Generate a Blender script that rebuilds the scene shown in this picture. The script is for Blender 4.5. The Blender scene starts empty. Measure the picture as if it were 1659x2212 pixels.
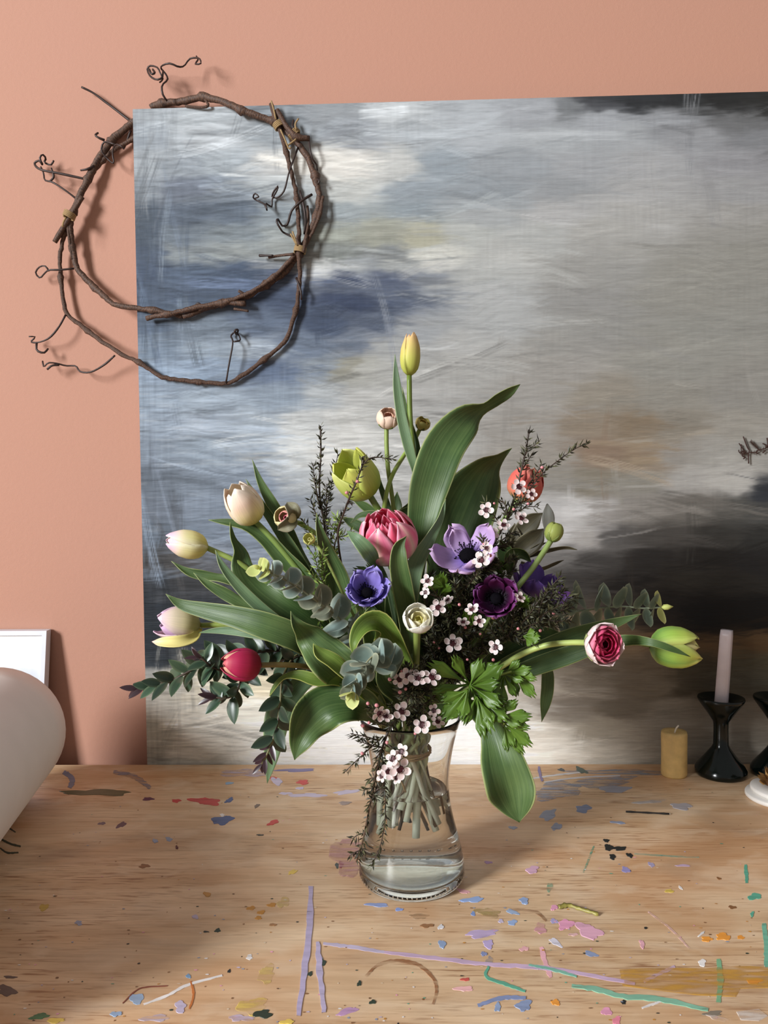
import bpy, bmesh, math, random
import numpy as np
from mathutils import Vector, Matrix

random.seed(7)
rng = np.random.default_rng(7)
scene = bpy.context.scene
col = scene.collection

# ------------------------------------------------------------------ camera
FPX = 1662.0
CW, CH = 1659, 2212
CAM = Vector((0.0, -1.319, 0.484))
PITCH, YAW, ROLL = math.radians(2.0), math.radians(1.6), math.radians(0.65)
fw = Vector((-math.sin(YAW) * math.cos(PITCH), math.cos(YAW) * math.cos(PITCH), -math.sin(PITCH)))
rt0 = fw.cross(Vector((0, 0, 1))).normalized()
up0 = rt0.cross(fw).normalized()
rt = rt0 * math.cos(ROLL) - up0 * math.sin(ROLL)
up = up0 * math.cos(ROLL) + rt0 * math.sin(ROLL)
cam_data = bpy.data.cameras.new('camera')
cam = bpy.data.objects.new('camera', cam_data)
col.objects.link(cam)
cam.matrix_world = Matrix(((rt.x, up.x, -fw.x, CAM.x), (rt.y, up.y, -fw.y, CAM.y), (rt.z, up.z, -fw.z, CAM.z), (0, 0, 0, 1)))
cam_data.sensor_fit = 'VERTICAL'
cam_data.sensor_height = 36.0
cam_data.lens = 36.0 * FPX / CH
cam_data.clip_start = 0.02
scene.camera = cam

# ------------------------------------------------------------------ world, lights, exposure
world = bpy.data.worlds.new('world')
scene.world = world
world.use_nodes = True
wb = world.node_tree.nodes['Background']
wb.inputs[0].default_value = (1.0, 0.975, 0.95, 1)
wb.inputs[1].default_value = 0.29
WIN = dict(x=-4.6, y0=-5.35, y1=-3.45, z0=1.2, z1=3.5)
ld = bpy.data.lights.new('window_left_offscreen', 'AREA')
ld.shape = 'RECTANGLE'
ld.size = WIN['y1'] - WIN['y0'] - 0.1
ld.size_y = WIN['z1'] - WIN['z0'] - 0.1
ld.energy = 900.0
ld.color = (0.96, 0.985, 1.0)
lo = bpy.data.objects.new('window_left_offscreen', ld)
lo.location = (WIN['x'] - 0.02, (WIN['y0'] + WIN['y1']) / 2, (WIN['z0'] + WIN['z1']) / 2)
lo.rotation_euler = (math.radians(90), 0, math.radians(-90))
col.objects.link(lo)
vs = scene.view_settings
vs.view_transform = 'Standard'
vs.look = 'None'
vs.exposure = 0.0
vs.gamma = 1.0
vs.use_curve_mapping = False


# ------------------------------------------------------------------ helpers: pixels to places
def ray(px, py):
    return (fw + rt * ((px - CW / 2) / FPX) - up * ((py - CH / 2) / FPX)).normalized()

def at(px, py, Y):
    d = ray(px, py)
    return CAM + d * ((Y - CAM.y) / d.y)

def onz(px, py, Z=0.0):
    d = ray(px, py)
    return CAM + d * ((Z - CAM.z) / d.z)

def mpp(p):                      # metres covered by one photo pixel at point p
    return (Vector(p) - CAM).dot(fw) / FPX

def lin(c):
    out = []
    for v in c[:3]:
        v = v / 255.0
        out.append(v / 12.92 if v <= 0.04045 else ((v + 0.055) / 1.055) ** 2.4)
    return tuple(out)

def mixc(a, b, t):
    t = min(1.0, max(0.0, t))
    return tuple(a[i] + (b[i] - a[i]) * t for i in range(3))

def ramp3(stops, t):
    for i in range(len(stops) - 1):
        t0, c0 = stops[i]; t1, c1 = stops[i + 1]
        if t <= t1:
            return mixc(c0, c1, (t - t0) / max(1e-6, t1 - t0))
    return stops[-1][1]

def sstep(a, b, x):
    t = min(1.0, max(0.0, (x - a) / (b - a)))
    return t * t * (3 - 2 * t)

# ------------------------------------------------------------------ helpers: materials
def new_mat(name):
    m = bpy.data.materials.new(name)
    m.use_nodes = True
    nt = m.node_tree
    b = nt.nodes['Principled BSDF']
    return m, nt, b

def node(nt, kind, **kw):
    n = nt.nodes.new(kind)
    for k, v in kw.items():
        if hasattr(n, k):
            setattr(n, k, v)
    return n

def set_in(b, **kw):
    for k, v in kw.items():
        b.inputs[k.replace('_', ' ')].default_value = v

def add_bump(nt, b, height_socket, strength=0.3, distance=0.002):
    bp = nt.nodes.new('ShaderNodeBump')
    bp.inputs['Strength'].default_value = strength
    bp.inputs['Distance'].default_value = distance
    nt.links.new(height_socket, bp.inputs['Height'])
    nt.links.new(bp.outputs['Normal'], b.inputs['Normal'])
    return bp

def plain(name, rgb, rough=0.5, var=0.12, scale=60, bump=0.0, spec=0.5, coat=0.0, metal=0.0, sss=0.0):
    m, nt, b = new_mat(name)
    c = lin(rgb)
    tc = node(nt, 'ShaderNodeTexCoord')
    nz = node(nt, 'ShaderNodeTexNoise')
    nz.inputs['Scale'].default_value = scale
    nz.inputs['Detail'].default_value = 5
    nt.links.new(tc.outputs['Object'], nz.inputs['Vector'])
    rp = node(nt, 'ShaderNodeValToRGB')
    rp.color_ramp.elements[0].position = 0.3
    rp.color_ramp.elements[1].position = 0.7
    rp.color_ramp.elements[0].color = tuple(v * (1 - var) for v in c) + (1,)
    rp.color_ramp.elements[1].color = tuple(min(1, v * (1 + var)) for v in c) + (1,)
    nt.links.new(nz.outputs['Fac'], rp.inputs['Fac'])
    nt.links.new(rp.outputs['Color'], b.inputs['Base Color'])
    set_in(b, Roughness=rough, Metallic=metal)
    b.inputs['Specular IOR Level'].default_value = spec
    b.inputs['Coat Weight'].default_value = coat
    if sss:
        b.inputs['Subsurface Weight'].default_value = sss
        b.inputs['Subsurface Radius'].default_value = (0.01, 0.008, 0.006)
    if bump:
        add_bump(nt, b, nz.outputs['Fac'], bump, 0.001)
    return m

def attr_mat(name, rough=0.5, transl=0.25, var=0.1, scale=120, streak=False, spec=0.4, bump=0.0):
    """colour from the mesh's pigment attribute, broken up by noise; some light passes through"""
    m, nt, b = new_mat(name)
    at_ = node(nt, 'ShaderNodeAttribute'); at_.attribute_name = 'Col'
    tc = node(nt, 'ShaderNodeTexCoord')
    mp = node(nt, 'ShaderNodeMapping')
    nz = node(nt, 'ShaderNodeTexNoise')
    nz.inputs['Detail'].default_value = 4
    if streak:
        nt.links.new(tc.outputs['UV'], mp.inputs['Vector'])
        mp.inputs['Scale'].default_value = (26, 1.2, 1)
        nz.inputs['Scale'].default_value = 1.0
    else:
        nt.links.new(tc.outputs['Object'], mp.inputs['Vector'])
        nz.inputs['Scale'].default_value = scale
    nt.links.new(mp.outputs['Vector'], nz.inputs['Vector'])
    mr = node(nt, 'ShaderNodeMapRange')
    mr.inputs['From Min'].default_value = 0.25; mr.inputs['From Max'].default_value = 0.75
    mr.inputs['To Min'].default_value = 1 - var; mr.inputs['To Max'].default_value = 1 + var
    nt.links.new(nz.outputs['Fac'], mr.inputs['Value'])
    mul = node(nt, 'ShaderNodeVectorMath', operation='SCALE')
    nt.links.new(at_.outputs['Color'], mul.inputs[0])
    nt.links.new(mr.outputs['Result'], mul.inputs['Scale'])
    nt.links.new(mul.outputs['Vector'], b.inputs['Base Color'])
    set_in(b, Roughness=rough)
    b.inputs['Specular IOR Level'].default_value = spec
    if bump:
        add_bump(nt, b, nz.outputs['Fac'], bump, 0.0006)
    if transl > 0:
        tr = node(nt, 'ShaderNodeBsdfTranslucent')
        nt.links.new(mul.outputs['Vector'], tr.inputs['Color'])
        mx = node(nt, 'ShaderNodeMixShader')
        mx.inputs[0].default_value = transl
        nt.links.new(b.outputs[0], mx.inputs[1]); nt.links.new(tr.outputs[0], mx.inputs[2])
        nt.links.new(mx.outputs[0], nt.nodes['Material Output'].inputs['Surface'])
    return m

def leaf_mat(name, rgb, rgb2, edge, rough=0.42, transl=0.22, vein=24.0):
    """long parallel veined leaf: uv.x across, uv.y along"""
    m, nt, b = new_mat(name)
    tc = node(nt, 'ShaderNodeTexCoord')
    sep = node(nt, 'ShaderNodeSeparateXYZ')
    nt.links.new(tc.outputs['UV'], sep.inputs[0])
    mp = node(nt, 'ShaderNodeMapping'); mp.inputs['Scale'].default_value = (vein, 1.4, 1)
    nt.links.new(tc.outputs['UV'], mp.inputs['Vector'])
    nz = node(nt, 'ShaderNodeTexNoise'); nz.inputs['Scale'].default_value = 1.0; nz.inputs['Detail'].default_value = 3
    nt.links.new(mp.outputs['Vector'], nz.inputs['Vector'])
    nz2 = node(nt, 'ShaderNodeTexNoise'); nz2.inputs['Scale'].default_value = 22; nz2.inputs['Detail'].default_value = 4
    nt.links.new(tc.outputs['Object'], nz2.inputs['Vector'])
    add = node(nt, 'ShaderNodeMath', operation='ADD'); nt.links.new(nz.outputs['Fac'], add.inputs[0]); nt.links.new(nz2.outputs['Fac'], add.inputs[1])
    rp = node(nt, 'ShaderNodeMapRange'); rp.inputs['From Min'].default_value = 0.78; rp.inputs['From Max'].default_value = 1.22
    nt.links.new(add.outputs[0], rp.inputs['Value'])
    mx = node(nt, 'ShaderNodeMix', data_type='RGBA')
    mx.inputs['A'].default_value = lin(rgb) + (1,); mx.inputs['B'].default_value = lin(rgb2) + (1,)
    nt.links.new(rp.outputs['Result'], mx.inputs['Factor'])
    # pale margin
    s1 = node(nt, 'ShaderNodeMath', operation='SUBTRACT'); s1.inputs[1].default_value = 0.5
    nt.links.new(sep.outputs['X'], s1.inputs[0])
    s2 = node(nt, 'ShaderNodeMath', operation='ABSOLUTE'); nt.links.new(s1.outputs[0], s2.inputs[0])
    s3 = node(nt, 'ShaderNodeMapRange'); s3.inputs['From Min'].default_value = 0.465; s3.inputs['From Max'].default_value = 0.49
    s3.inputs['To Max'].default_value = 0.75
    nt.links.new(s2.outputs[0], s3.inputs['Value'])
    mx2 = node(nt, 'ShaderNodeMix', data_type='RGBA')
    mx2.inputs['B'].default_value = lin(edge) + (1,)
    nt.links.new(mx.outputs['Result'], mx2.inputs['A']); nt.links.new(s3.outputs['Result'], mx2.inputs['Factor'])
    nt.links.new(mx2.outputs['Result'], b.inputs['Base Color'])
    set_in(b, Roughness=rough)
    b.inputs['Specular IOR Level'].default_value = 0.45
    add_bump(nt, b, nz.outputs['Fac'], 0.45, 0.001)
    tr = node(nt, 'ShaderNodeBsdfTranslucent')
    hs = node(nt, 'ShaderNodeHueSaturation'); hs.inputs['Saturation'].default_value = 1.25; hs.inputs['Value'].default_value = 1.5; hs.inputs['Hue'].default_value = 0.485
    nt.links.new(mx2.outputs['Result'], hs.inputs['Color'])
    nt.links.new(hs.outputs['Color'], tr.inputs['Color'])
    ms = node(nt, 'ShaderNodeMixShader'); ms.inputs[0].default_value = transl
    nt.links.new(b.outputs[0], ms.inputs[1]); nt.links.new(tr.outputs[0], ms.inputs[2])
    nt.links.new(ms.outputs[0], nt.nodes['Material Output'].inputs['Surface'])
    return m

# ------------------------------------------------------------------ helpers: geometry
class MB:
    """collects pieces of one part, then links them as one mesh object"""
    def __init__(self):
        self.v, self.f, self.c, self.uv = [], [], [], []
    def add(self, verts, faces, colors=None, uvs=None):
        o = len(self.v)
        self.v += [tuple(p) for p in verts]
        self.f += [tuple(i + o for i in f) for f in faces]
        self.c += list(colors) if colors is not None else [(0.5, 0.5, 0.5)] * len(verts)
        self.uv += list(uvs) if uvs is not None else [(0.5, 0.5)] * len(verts)
        return self
    def mesh(self, name, mat, origin=(0, 0, 0), smooth=True):
        me = bpy.data.meshes.new(name)
        ox, oy, oz = origin
        me.from_pydata([(p[0] - ox, p[1] - oy, p[2] - oz) for p in self.v], [], self.f)
        ca = me.color_attributes.new('Col', 'FLOAT_COLOR', 'POINT')
        ca.data.foreach_set('color', np.array([(c[0], c[1], c[2], 1.0) for c in self.c], dtype=np.float32).ravel())
        ul = me.uv_layers.new(name='UVMap')
        li = np.empty(len(me.loops), dtype=np.int32)
        me.loops.foreach_get('vertex_index', li)
        ul.data.foreach_set('uv', np.array(self.uv, dtype=np.float32)[li].ravel())
        if smooth:
            me.polygons.foreach_set('use_smooth', [True] * len(me.polygons))
        me.materials.append(mat)
        me.update()
        return me
    def build(self, name, mat, parent=None, smooth=True, solid=0.0):
        org = tuple(parent_world(parent)) if parent is not None else (0, 0, 0)
        me = self.mesh(name, mat, org, smooth)
        o = bpy.data.objects.new(name, me)
        col.objects.link(o)
        if parent is not None:
            o.parent = parent
        if solid:
            md = o.modifiers.new('thickness', 'SOLIDIFY')
            md.thickness = solid; md.offset = 0
        return o

def parent_world(p):
    loc = Vector(p.location)
    while p.parent is not None:
        p = p.parent
        loc += Vector(p.location)
    return loc

def thing(name, label, cat, loc=(0, 0, 0), group=None):
    o = bpy.data.objects.new(name, None)
    o.empty_display_size = 0.01
    col.objects.link(o)
    o.location = loc
    o['label'] = label; o['category'] = cat
    if group:
        o['group'] = group
    return o

def tag(o, label, cat, group=None):
    o['label'] = label; o['category'] = cat
    if group:
        o['group'] = group
    return o

def struct(o):
    o['kind'] = 'structure'
    return o

def place(name, mesh, parent, pos, xaxis, zaxis, s=1.0):
    """shared mesh placed with its local z on zaxis and local x on xaxis, under an unrotated parent"""
    z = Vector(zaxis).normalized()
    x = Vector(xaxis); x = (x - z * x.dot(z))
    if x.length < 1e-6:
        x = z.orthogonal()
    x.normalize()
    y = z.cross(x)
    o = bpy.data.objects.new(name, mesh)
    col.objects.link(o)
    o.parent = parent
    p = Vector(pos) - parent_world(parent)
    sx, sy, sz = (s, s, s) if not isinstance(s, (tuple, list)) else s
    o.matrix_basis = Matrix(((x.x * sx, y.x * sy, z.x * sz, p.x), (x.y * sx, y.y * sy, z.y * sz, p.y), (x.z * sx, y.z * sy, z.z * sz, p.z), (0, 0, 0, 1)))
    return o

def catmull(pts, n):
    """smooth resample of a list of equal-length number tuples into n rows"""
    P = np.array(pts, dtype=float)
    if len(P) == 2:
        t = np.linspace(0, 1, n)[:, None]
        return P[0] * (1 - t) + P[1] * t
    d = np.linalg.norm(np.diff(P[:, :3], axis=0), axis=1) ** 0.5
    d = np.maximum(d, 1e-4)
    T = np.concatenate([[0], np.cumsum(d)])
    # cubic hermite with finite-difference tangents
    m = np.zeros_like(P)
    m[1:-1] = ((P[1:-1] - P[:-2]) / d[:-1, None] * d[1:, None] + (P[2:] - P[1:-1]) / d[1:, None] * d[:-1, None]) / (d[:-1] + d[1:])[:, None]
    m[0] = (P[1] - P[0]) / d[0]
    m[-1] = (P[-1] - P[-2]) / d[-1]
    ts = np.linspace(0, T[-1], n)
    k = np.clip(np.searchsorted(T, ts, side='right') - 1, 0, len(d) - 1)
    s = ((ts - T[k]) / d[k])[:, None]
    h = d[k][:, None]
    return ((2 * s**3 - 3 * s**2 + 1) * P[k] + (s**3 - 2 * s**2 + s) * h * m[k] + (-2 * s**3 + 3 * s**2) * P[k + 1] + (s**3 - s**2) * h * m[k + 1])

def tube(pts, rad, segs=8, colors=None, cap=True):
    """pts list of Vector, rad list or number"""
    n = len(pts)
    pts = [Vector(p[:3]) for p in pts]
    if not isinstance(rad, (list, tuple, np.ndarray)):
        rad = [rad] * n
    verts, faces, cols, uvs = [], [], [], []
    t = (pts[1] - pts[0]).normalized()
    nrm = t.orthogonal().normalized()
    for i in range(n):
        a = pts[max(0, i - 1)]; b_ = pts[min(n - 1, i + 1)]
        tt = (b_ - a)
        if tt.length > 1e-9:
            t = tt.normalized()
        nrm = (nrm - t * nrm.dot(t))
        if nrm.length < 1e-6:
            nrm = t.orthogonal()
        nrm.normalize()
        bn = t.cross(nrm)
        for k in range(segs):
            an = 2 * math.pi * k / segs
            verts.append(pts[i] + (nrm * math.cos(an) + bn * math.sin(an)) * float(rad[i]))
            cols.append(colors[i] if colors is not None else (0.5, 0.5, 0.5))
            uvs.append((k / segs, i / max(1, n - 1)))
    for i in range(n - 1):
        for k in range(segs):
            k2 = (k + 1) % segs
            faces.append((i * segs + k, i * segs + k2, (i + 1) * segs + k2, (i + 1) * segs + k))
    if cap:
        faces.append(tuple(range(segs - 1, -1, -1)))
        faces.append(tuple((n - 1) * segs + k for k in range(segs)))
    return verts, faces, cols, uvs

def lathe(profile, segs=64, centre=(0, 0, 0), wob=None):
    verts, faces, uvs = [], [], []
    n = len(profile)
    cx, cy, cz = centre
    for i, (r, z) in enumerate(profile):
        for k in range(segs):
            a = 2 * math.pi * k / segs
            rr = r * (wob(a, i) if wob else 1.0)
            verts.append((cx + rr * math.cos(a), cy + rr * math.sin(a), cz + z))
            uvs.append((k / segs, i / max(1, n - 1)))
    for i in range(n - 1):
        for k in range(segs):
            k2 = (k + 1) % segs
            faces.append((i * segs + k, i * segs + k2, (i + 1) * segs + k2, (i + 1) * segs + k))
    if profile[0][0] > 1e-6:
        faces.append(tuple(range(segs - 1, -1, -1)))
    if profile[-1][0] > 1e-6:
        faces.append(tuple((n - 1) * segs + k for k in range(segs)))
    return verts, faces, None, uvs

def box(x0, x1, y0, y1, z0, z1):
    v = [(x0, y0, z0), (x1, y0, z0), (x1, y1, z0), (x0, y1, z0), (x0, y0, z1), (x1, y0, z1), (x1, y1, z1), (x0, y1, z1)]
    f = [(0, 3, 2, 1), (4, 5, 6, 7), (0, 1, 5, 4), (1, 2, 6, 5), (2, 3, 7, 6), (3, 0, 4, 7)]
    return v, f

def grid_faces(nu, nv):
    return [(j * nu + i, j * nu + i + 1, (j + 1) * nu + i + 1, (j + 1) * nu + i) for j in range(nv - 1) for i in range(nu - 1)]

def vnoise(x, y, seed=0):
    x = np.asarray(x, dtype=float); y = np.asarray(y, dtype=float)
    xi = np.floor(x).astype(np.int64); yi = np.floor(y).astype(np.int64)
    xf = x - xi; yf = y - yi
    def h(a, b):
        n = (a * 374761393 + b * 668265263 + seed * 144665) & 0x7fffffff
        n = ((n ^ (n >> 13)) * 1274126177) & 0x7fffffff
        n = n ^ (n >> 16)
        return (n & 0xffff) / 65535.0
    u = xf * xf * (3 - 2 * xf); v = yf * yf * (3 - 2 * yf)
    return (h(xi, yi) * (1 - u) + h(xi + 1, yi) * u) * (1 - v) + (h(xi, yi + 1) * (1 - u) + h(xi + 1, yi + 1) * u) * v

def fbm(x, y, seed=0, oct=4):
    s = 0; a = 0.5; t = 0
    for i in range(oct):
        s = s + a * vnoise(x * 2**i, y * 2**i, seed + i * 17); t += a; a *= 0.5
    return s / t

# ================================================================== SETTING
WY = 0.040                       # face of the back wall; the table's back edge is at y = 0
def plaster(name, rgb, rgb2, fine=900, strength=0.25):
    m, nt, b = new_mat(name)
    tc = node(nt, 'ShaderNodeTexCoord')
    n1 = node(nt, 'ShaderNodeTexNoise'); n1.inputs['Scale'].default_value = 2.2; n1.inputs['Detail'].default_value = 4
    n2 = node(nt, 'ShaderNodeTexNoise'); n2.inputs['Scale'].default_value = fine; n2.inputs['Detail'].default_value = 2
    n3 = node(nt, 'ShaderNodeTexNoise'); n3.inputs['Scale'].default_value = 160; n3.inputs['Detail'].default_value = 5
    for n in (n1, n2, n3):
        nt.links.new(tc.outputs['Object'], n.inputs['Vector'])
    mx = node(nt, 'ShaderNodeMix', data_type='RGBA')
    mx.inputs['A'].default_value = lin(rgb) + (1,); mx.inputs['B'].default_value = lin(rgb2) + (1,)
    nt.links.new(n1.outputs['Fac'], mx.inputs['Factor'])
    mr = node(nt, 'ShaderNodeMapRange'); mr.inputs['To Min'].default_value = 0.93; mr.inputs['To Max'].default_value = 1.07
    nt.links.new(n2.outputs['Fac'], mr.inputs['Value'])
    sc = node(nt, 'ShaderNodeVectorMath', operation='SCALE')
    nt.links.new(mx.outputs['Result'], sc.inputs[0]); nt.links.new(mr.outputs['Result'], sc.inputs['Scale'])
    nt.links.new(sc.outputs['Vector'], b.inputs['Base Color'])
    set_in(b, Roughness=0.72)
    b.inputs['Specular IOR Level'].default_value = 0.3
    ad = node(nt, 'ShaderNodeMath', operation='ADD')
    nt.links.new(n2.outputs['Fac'], ad.inputs[0]); nt.links.new(n3.outputs['Fac'], ad.inputs[1])
    add_bump(nt, b, ad.outputs[0], strength, 0.0012)
    return m

M_wall = plaster('pink_plaster', (182, 136, 119), (185, 137, 115))
M_wall2 = plaster('white_plaster', (225, 220, 210), (215, 208, 198))
M_floor = plain('floor_boards', (120, 95, 72), 0.6, 0.2, 8)
M_white_trim = plain('white_gloss_paint', (232, 232, 228), 0.35, 0.03, 30)

struct(MB().add(*box(-4.6, 3.2, WY, WY + 0.12, -0.75, 3.9)).build('wall_back', M_wall, smooth=False))
wl = MB()
for y0, y1, z0, z1 in ((-6.0, WIN['y0'], -0.75, 3.9), (WIN['y1'], WY, -0.75, 3.9), (WIN['y0'], WIN['y1'], -0.75, WIN['z0']), (WIN['y0'], WIN['y1'], WIN['z1'], 3.9)):
    wl.add(*box(-4.72, -4.6, y0, y1, z0, z1))
struct(wl.build('wall_left', M_wall2, smooth=False))
struct(MB().add(*box(-4.72, 3.2, -6.0, WY + 0.12, -0.80, -0.75)).build('floor', M_floor, smooth=False))
wf = MB()
for y0, y1, z0, z1 in ((WIN['y0'], WIN['y0'] + .05, WIN['z0'], WIN['z1']), (WIN['y1'] - .05, WIN['y1'], WIN['z0'], WIN['z1']),
                       (WIN['y0'] + .05, WIN['y1'] - .05, WIN['z0'], WIN['z0'] + .05), (WIN['y0'] + .05, WIN['y1'] - .05, WIN['z1'] - .05, WIN['z1'])):
    wf.add(*box(-4.68, -4.62, y0, y1, z0, z1))
struct(wf.build('window_1', M_white_trim, smooth=False))
struct(MB().add(*box(-0.9, 1.3, 0.002, WY, -0.085, -0.060)).build('trim_1', M_white_trim, smooth=False))   # batten on the wall that carries the painting

# ------------------------------------------------------------------ the work table
def wood_mat():
    m, nt, b = new_mat('plywood')
    tc = node(nt, 'ShaderNodeTexCoord')
    def nz(sx, sy, detail=4, dist=0.0, off=0.0):
        mp = node(nt, 'ShaderNodeMapping'); mp.inputs['Scale'].default_value = (sx, sy, 1); mp.inputs['Location'].default_value = (off, off * 1.7, 0)
        n = node(nt, 'ShaderNodeTexNoise'); n.inputs['Scale'].default_value = 1; n.inputs['Detail'].default_value = detail
        n.inputs['Distortion'].default_value = dist
        nt.links.new(tc.outputs['Object'], mp.inputs['Vector']); nt.links.new(mp.outputs['Vector'], n.inputs['Vector'])
        return n
    def ramp(src, p0, p1, c0, c1):
        r = node(nt, 'ShaderNodeValToRGB')
        r.color_ramp.elements[0].position = p0; r.color_ramp.elements[1].position = p1
        r.color_ramp.elements[0].color = c0; r.color_ramp.elements[1].color = c1
        nt.links.new(src.outputs['Fac'], r.inputs['Fac'])
        return r
    def mix(a, bb, fac, mode='MIX'):
        x = node(nt, 'ShaderNodeMix', data_type='RGBA', blend_type=mode)
        for s, v in (('A', a), ('B', bb), ('Factor', fac)):
            if isinstance(v, (int, float)):
                x.inputs[s].default_value = v
            elif isinstance(v, tuple):
                x.inputs[s].default_value = v
            else:
                nt.links.new(v, x.inputs[s])
        return x.outputs['Result']
    base = ramp(nz(1.3, 9, 6, 2.0), 0.35, 0.68, lin((206, 170, 132)) + (1,), lin((232, 204, 170)) + (1,))
    grain = ramp(nz(9, 150, 5, 0.8, 3.1), 0.38, 0.62, (0.90, 0.88, 0.85, 1), (1.03, 1.03, 1.02, 1))
    c = mix(base.outputs['Color'], grain.outputs['Color'], 1.0, 'MULTIPLY')
    fleck = ramp(nz(26, 330, 3, 0.3, 9.3), 0.53, 0.68, (0, 0, 0, 1), (1, 1, 1, 1))
    patch = ramp(nz(3.2, 9, 4, 0.4, 5.5), 0.40, 0.62, (0.10, 0.10, 0.10, 1), (0.85, 0.85, 0.85, 1))
    fm = mix(fleck.outputs['Color'], patch.outputs['Color'], 1.0, 'MULTIPLY')
    c = mix(c, lin((138, 90, 54)) + (1,), fm)
    warm = ramp(nz(3.0, 5.0, 3, 0.6, 1.3), 0.45, 0.70, (0, 0, 0, 1), (0.65, 0.65, 0.65, 1))
    c = mix(c, lin((190, 134, 86)) + (1,), warm.outputs['Color'])
    stain = ramp(nz(4.0, 9.0, 4, 0.8, 7.7), 0.56, 0.74, (0, 0, 0, 1), (0.42, 0.42, 0.42, 1))
    c = mix(c, lin((150, 130, 112)) + (1,), stain.outputs['Color'])
    scuff = ramp(nz(16, 26, 6, 0.5, 12.4), 0.50, 0.72, (0, 0, 0, 1), (0.5, 0.5, 0.5, 1))
    c = mix(c, lin((232, 210, 182)) + (1,), scuff.outputs['Color'])
    nt.links.new(c, b.inputs['Base Color'])
    set_in(b, Roughness=0.5)
    b.inputs['Specular IOR Level'].default_value = 0.4
    add_bump(nt, b, nz(10, 260, 3).outputs['Fac'], 0.12, 0.001)
    return m

M_wood = wood_mat()
M_leg = plain('table_leg_timber', (150, 112, 74), 0.6, 0.2, 12)
TX0, TX1, TY0 = -1.15, 1.15, -1.12
table = thing('work_table', 'paint-splattered plywood work table against the pink wall', 'table', (0, TY0 / 2, -0.75))
tt = MB().add(*box(TX0, TX1, TY0, -0.002, -0.026, 0.0)).build('tabletop', M_wood, table, smooth=False)
for lx in (TX0 + .06, TX1 - .06):
    for ly in (TY0 + .06, -0.08):
        MB().add(*box(lx - .035, lx + .035, ly - .035, ly + .035, -0.75, -0.026)).build('leg', M_leg, table, smooth=False)
for ly in (TY0 + .06, -0.08):
    MB().add(*box(TX0 + .095, TX1 - .095, ly - .012, ly + .012, -0.12, -0.026)).build('apron', M_leg, table, smooth=False)

def paint_mat(name, thin):
    m, nt, b = new_mat(name)
    a = node(nt, 'ShaderNodeAttribute'); a.attribute_name = 'Col'
    tc = node(nt, 'ShaderNodeTexCoord')
    mp = node(nt, 'ShaderNodeMapping'); mp.inputs['Scale'].default_value = (30, 170, 1)
    n = node(nt, 'ShaderNodeTexNoise'); n.inputs['Scale'].default_value = 1; n.inputs['Detail'].default_value = 4
    nt.links.new(tc.outputs['Object'], mp.inputs['Vector']); nt.links.new(mp.outputs['Vector'], n.inputs['Vector'])
    mr = node(nt, 'ShaderNodeMapRange'); mr.inputs['From Min'].default_value = 0.3; mr.inputs['From Max'].default_value = 0.7
    mr.inputs['To Min'].default_value = 0.85; mr.inputs['To Max'].default_value = 1.12
    nt.links.new(n.outputs['Fac'], mr.inputs['Value'])
    sc = node(nt, 'ShaderNodeVectorMath', operation='SCALE')
    nt.links.new(a.outputs['Color'], sc.inputs[0]); nt.links.new(mr.outputs['Result'], sc.inputs['Scale'])
    nt.links.new(sc.outputs['Vector'], b.inputs['Base Color'])
    set_in(b, Roughness=0.42)
    add_bump(nt, b, n.outputs['Fac'], 0.3, 0.001)
    r = node(nt, 'ShaderNodeMapRange')
    r.inputs['From Min'].default_value = 0.40 if thin else 0.22; r.inputs['From Max'].default_value = 0.62 if thin else 0.34
    r.inputs['To Min'].default_value = 0.12 if thin else 0.25; r.inputs['To Max'].default_value = 0.72 if thin else 1.0
    nt.links.new(n.outputs['Fac'], r.inputs['Value'])
    nt.links.new(r.outputs['Result'], b.inputs['Alpha'])
    return m

M_paint = paint_mat('dried_paint', False)
M_thin = paint_mat('dry_brushed_paint', True)

prng = random.Random(21)
def splash(px, py, w, h, rgb, ang=0.0, thin=False, n=None, jag=0.30):
    n = n or (30 if w > 40 else 20)
    pts = []
    ca, sa = math.cos(math.radians(ang)), math.sin(math.radians(ang))
    ph = [prng.uniform(0, 6.28) for _ in range(4)]
    for k in range(n):
        a = 2 * math.pi * k / n
        r = 1 + jag * (0.5 * math.sin(2 * a + ph[0]) + 0.5 * math.sin(3 * a + ph[1]) + 0.45 * math.sin(5 * a + ph[2]) + prng.uniform(-.28, .28))
        x, y = w / 2 * r * math.cos(a), h / 2 * r * math.sin(a)
        pts.append((px + x * ca - y * sa, py + x * sa + y * ca))
    prism(pts, rgb, thin)

zl = [0.0]
def prism(pts, rgb, thin=False, name='paint_splash'):
    zl[0] = (zl[0] + 1) % 9
    top = 0.00025 + zl[0] * 0.00004
    P = [onz(x, y, 0.0) for x, y in pts]
    P = [p for p in P if p.y < -0.008]
    n = len(P)
    if n < 3:
        return
    c = sum(P, Vector()) / n
    v = [(p.x, p.y, 0.00005) for p in P] + [(c.x + (p.x - c.x) * .96, c.y + (p.y - c.y) * .96, top) for p in P] + [(c.x, c.y, top)]
    f = [(k, (k + 1) % n, n + (k + 1) % n, n + k) for k in range(n)] + [(n + k, n + (k + 1) % n, 2 * n) for k in range(n)]
    MB().add(v, f, [lin(rgb)] * len(v)).build(name, M_thin if thin else M_paint, table, smooth=False)

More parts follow.
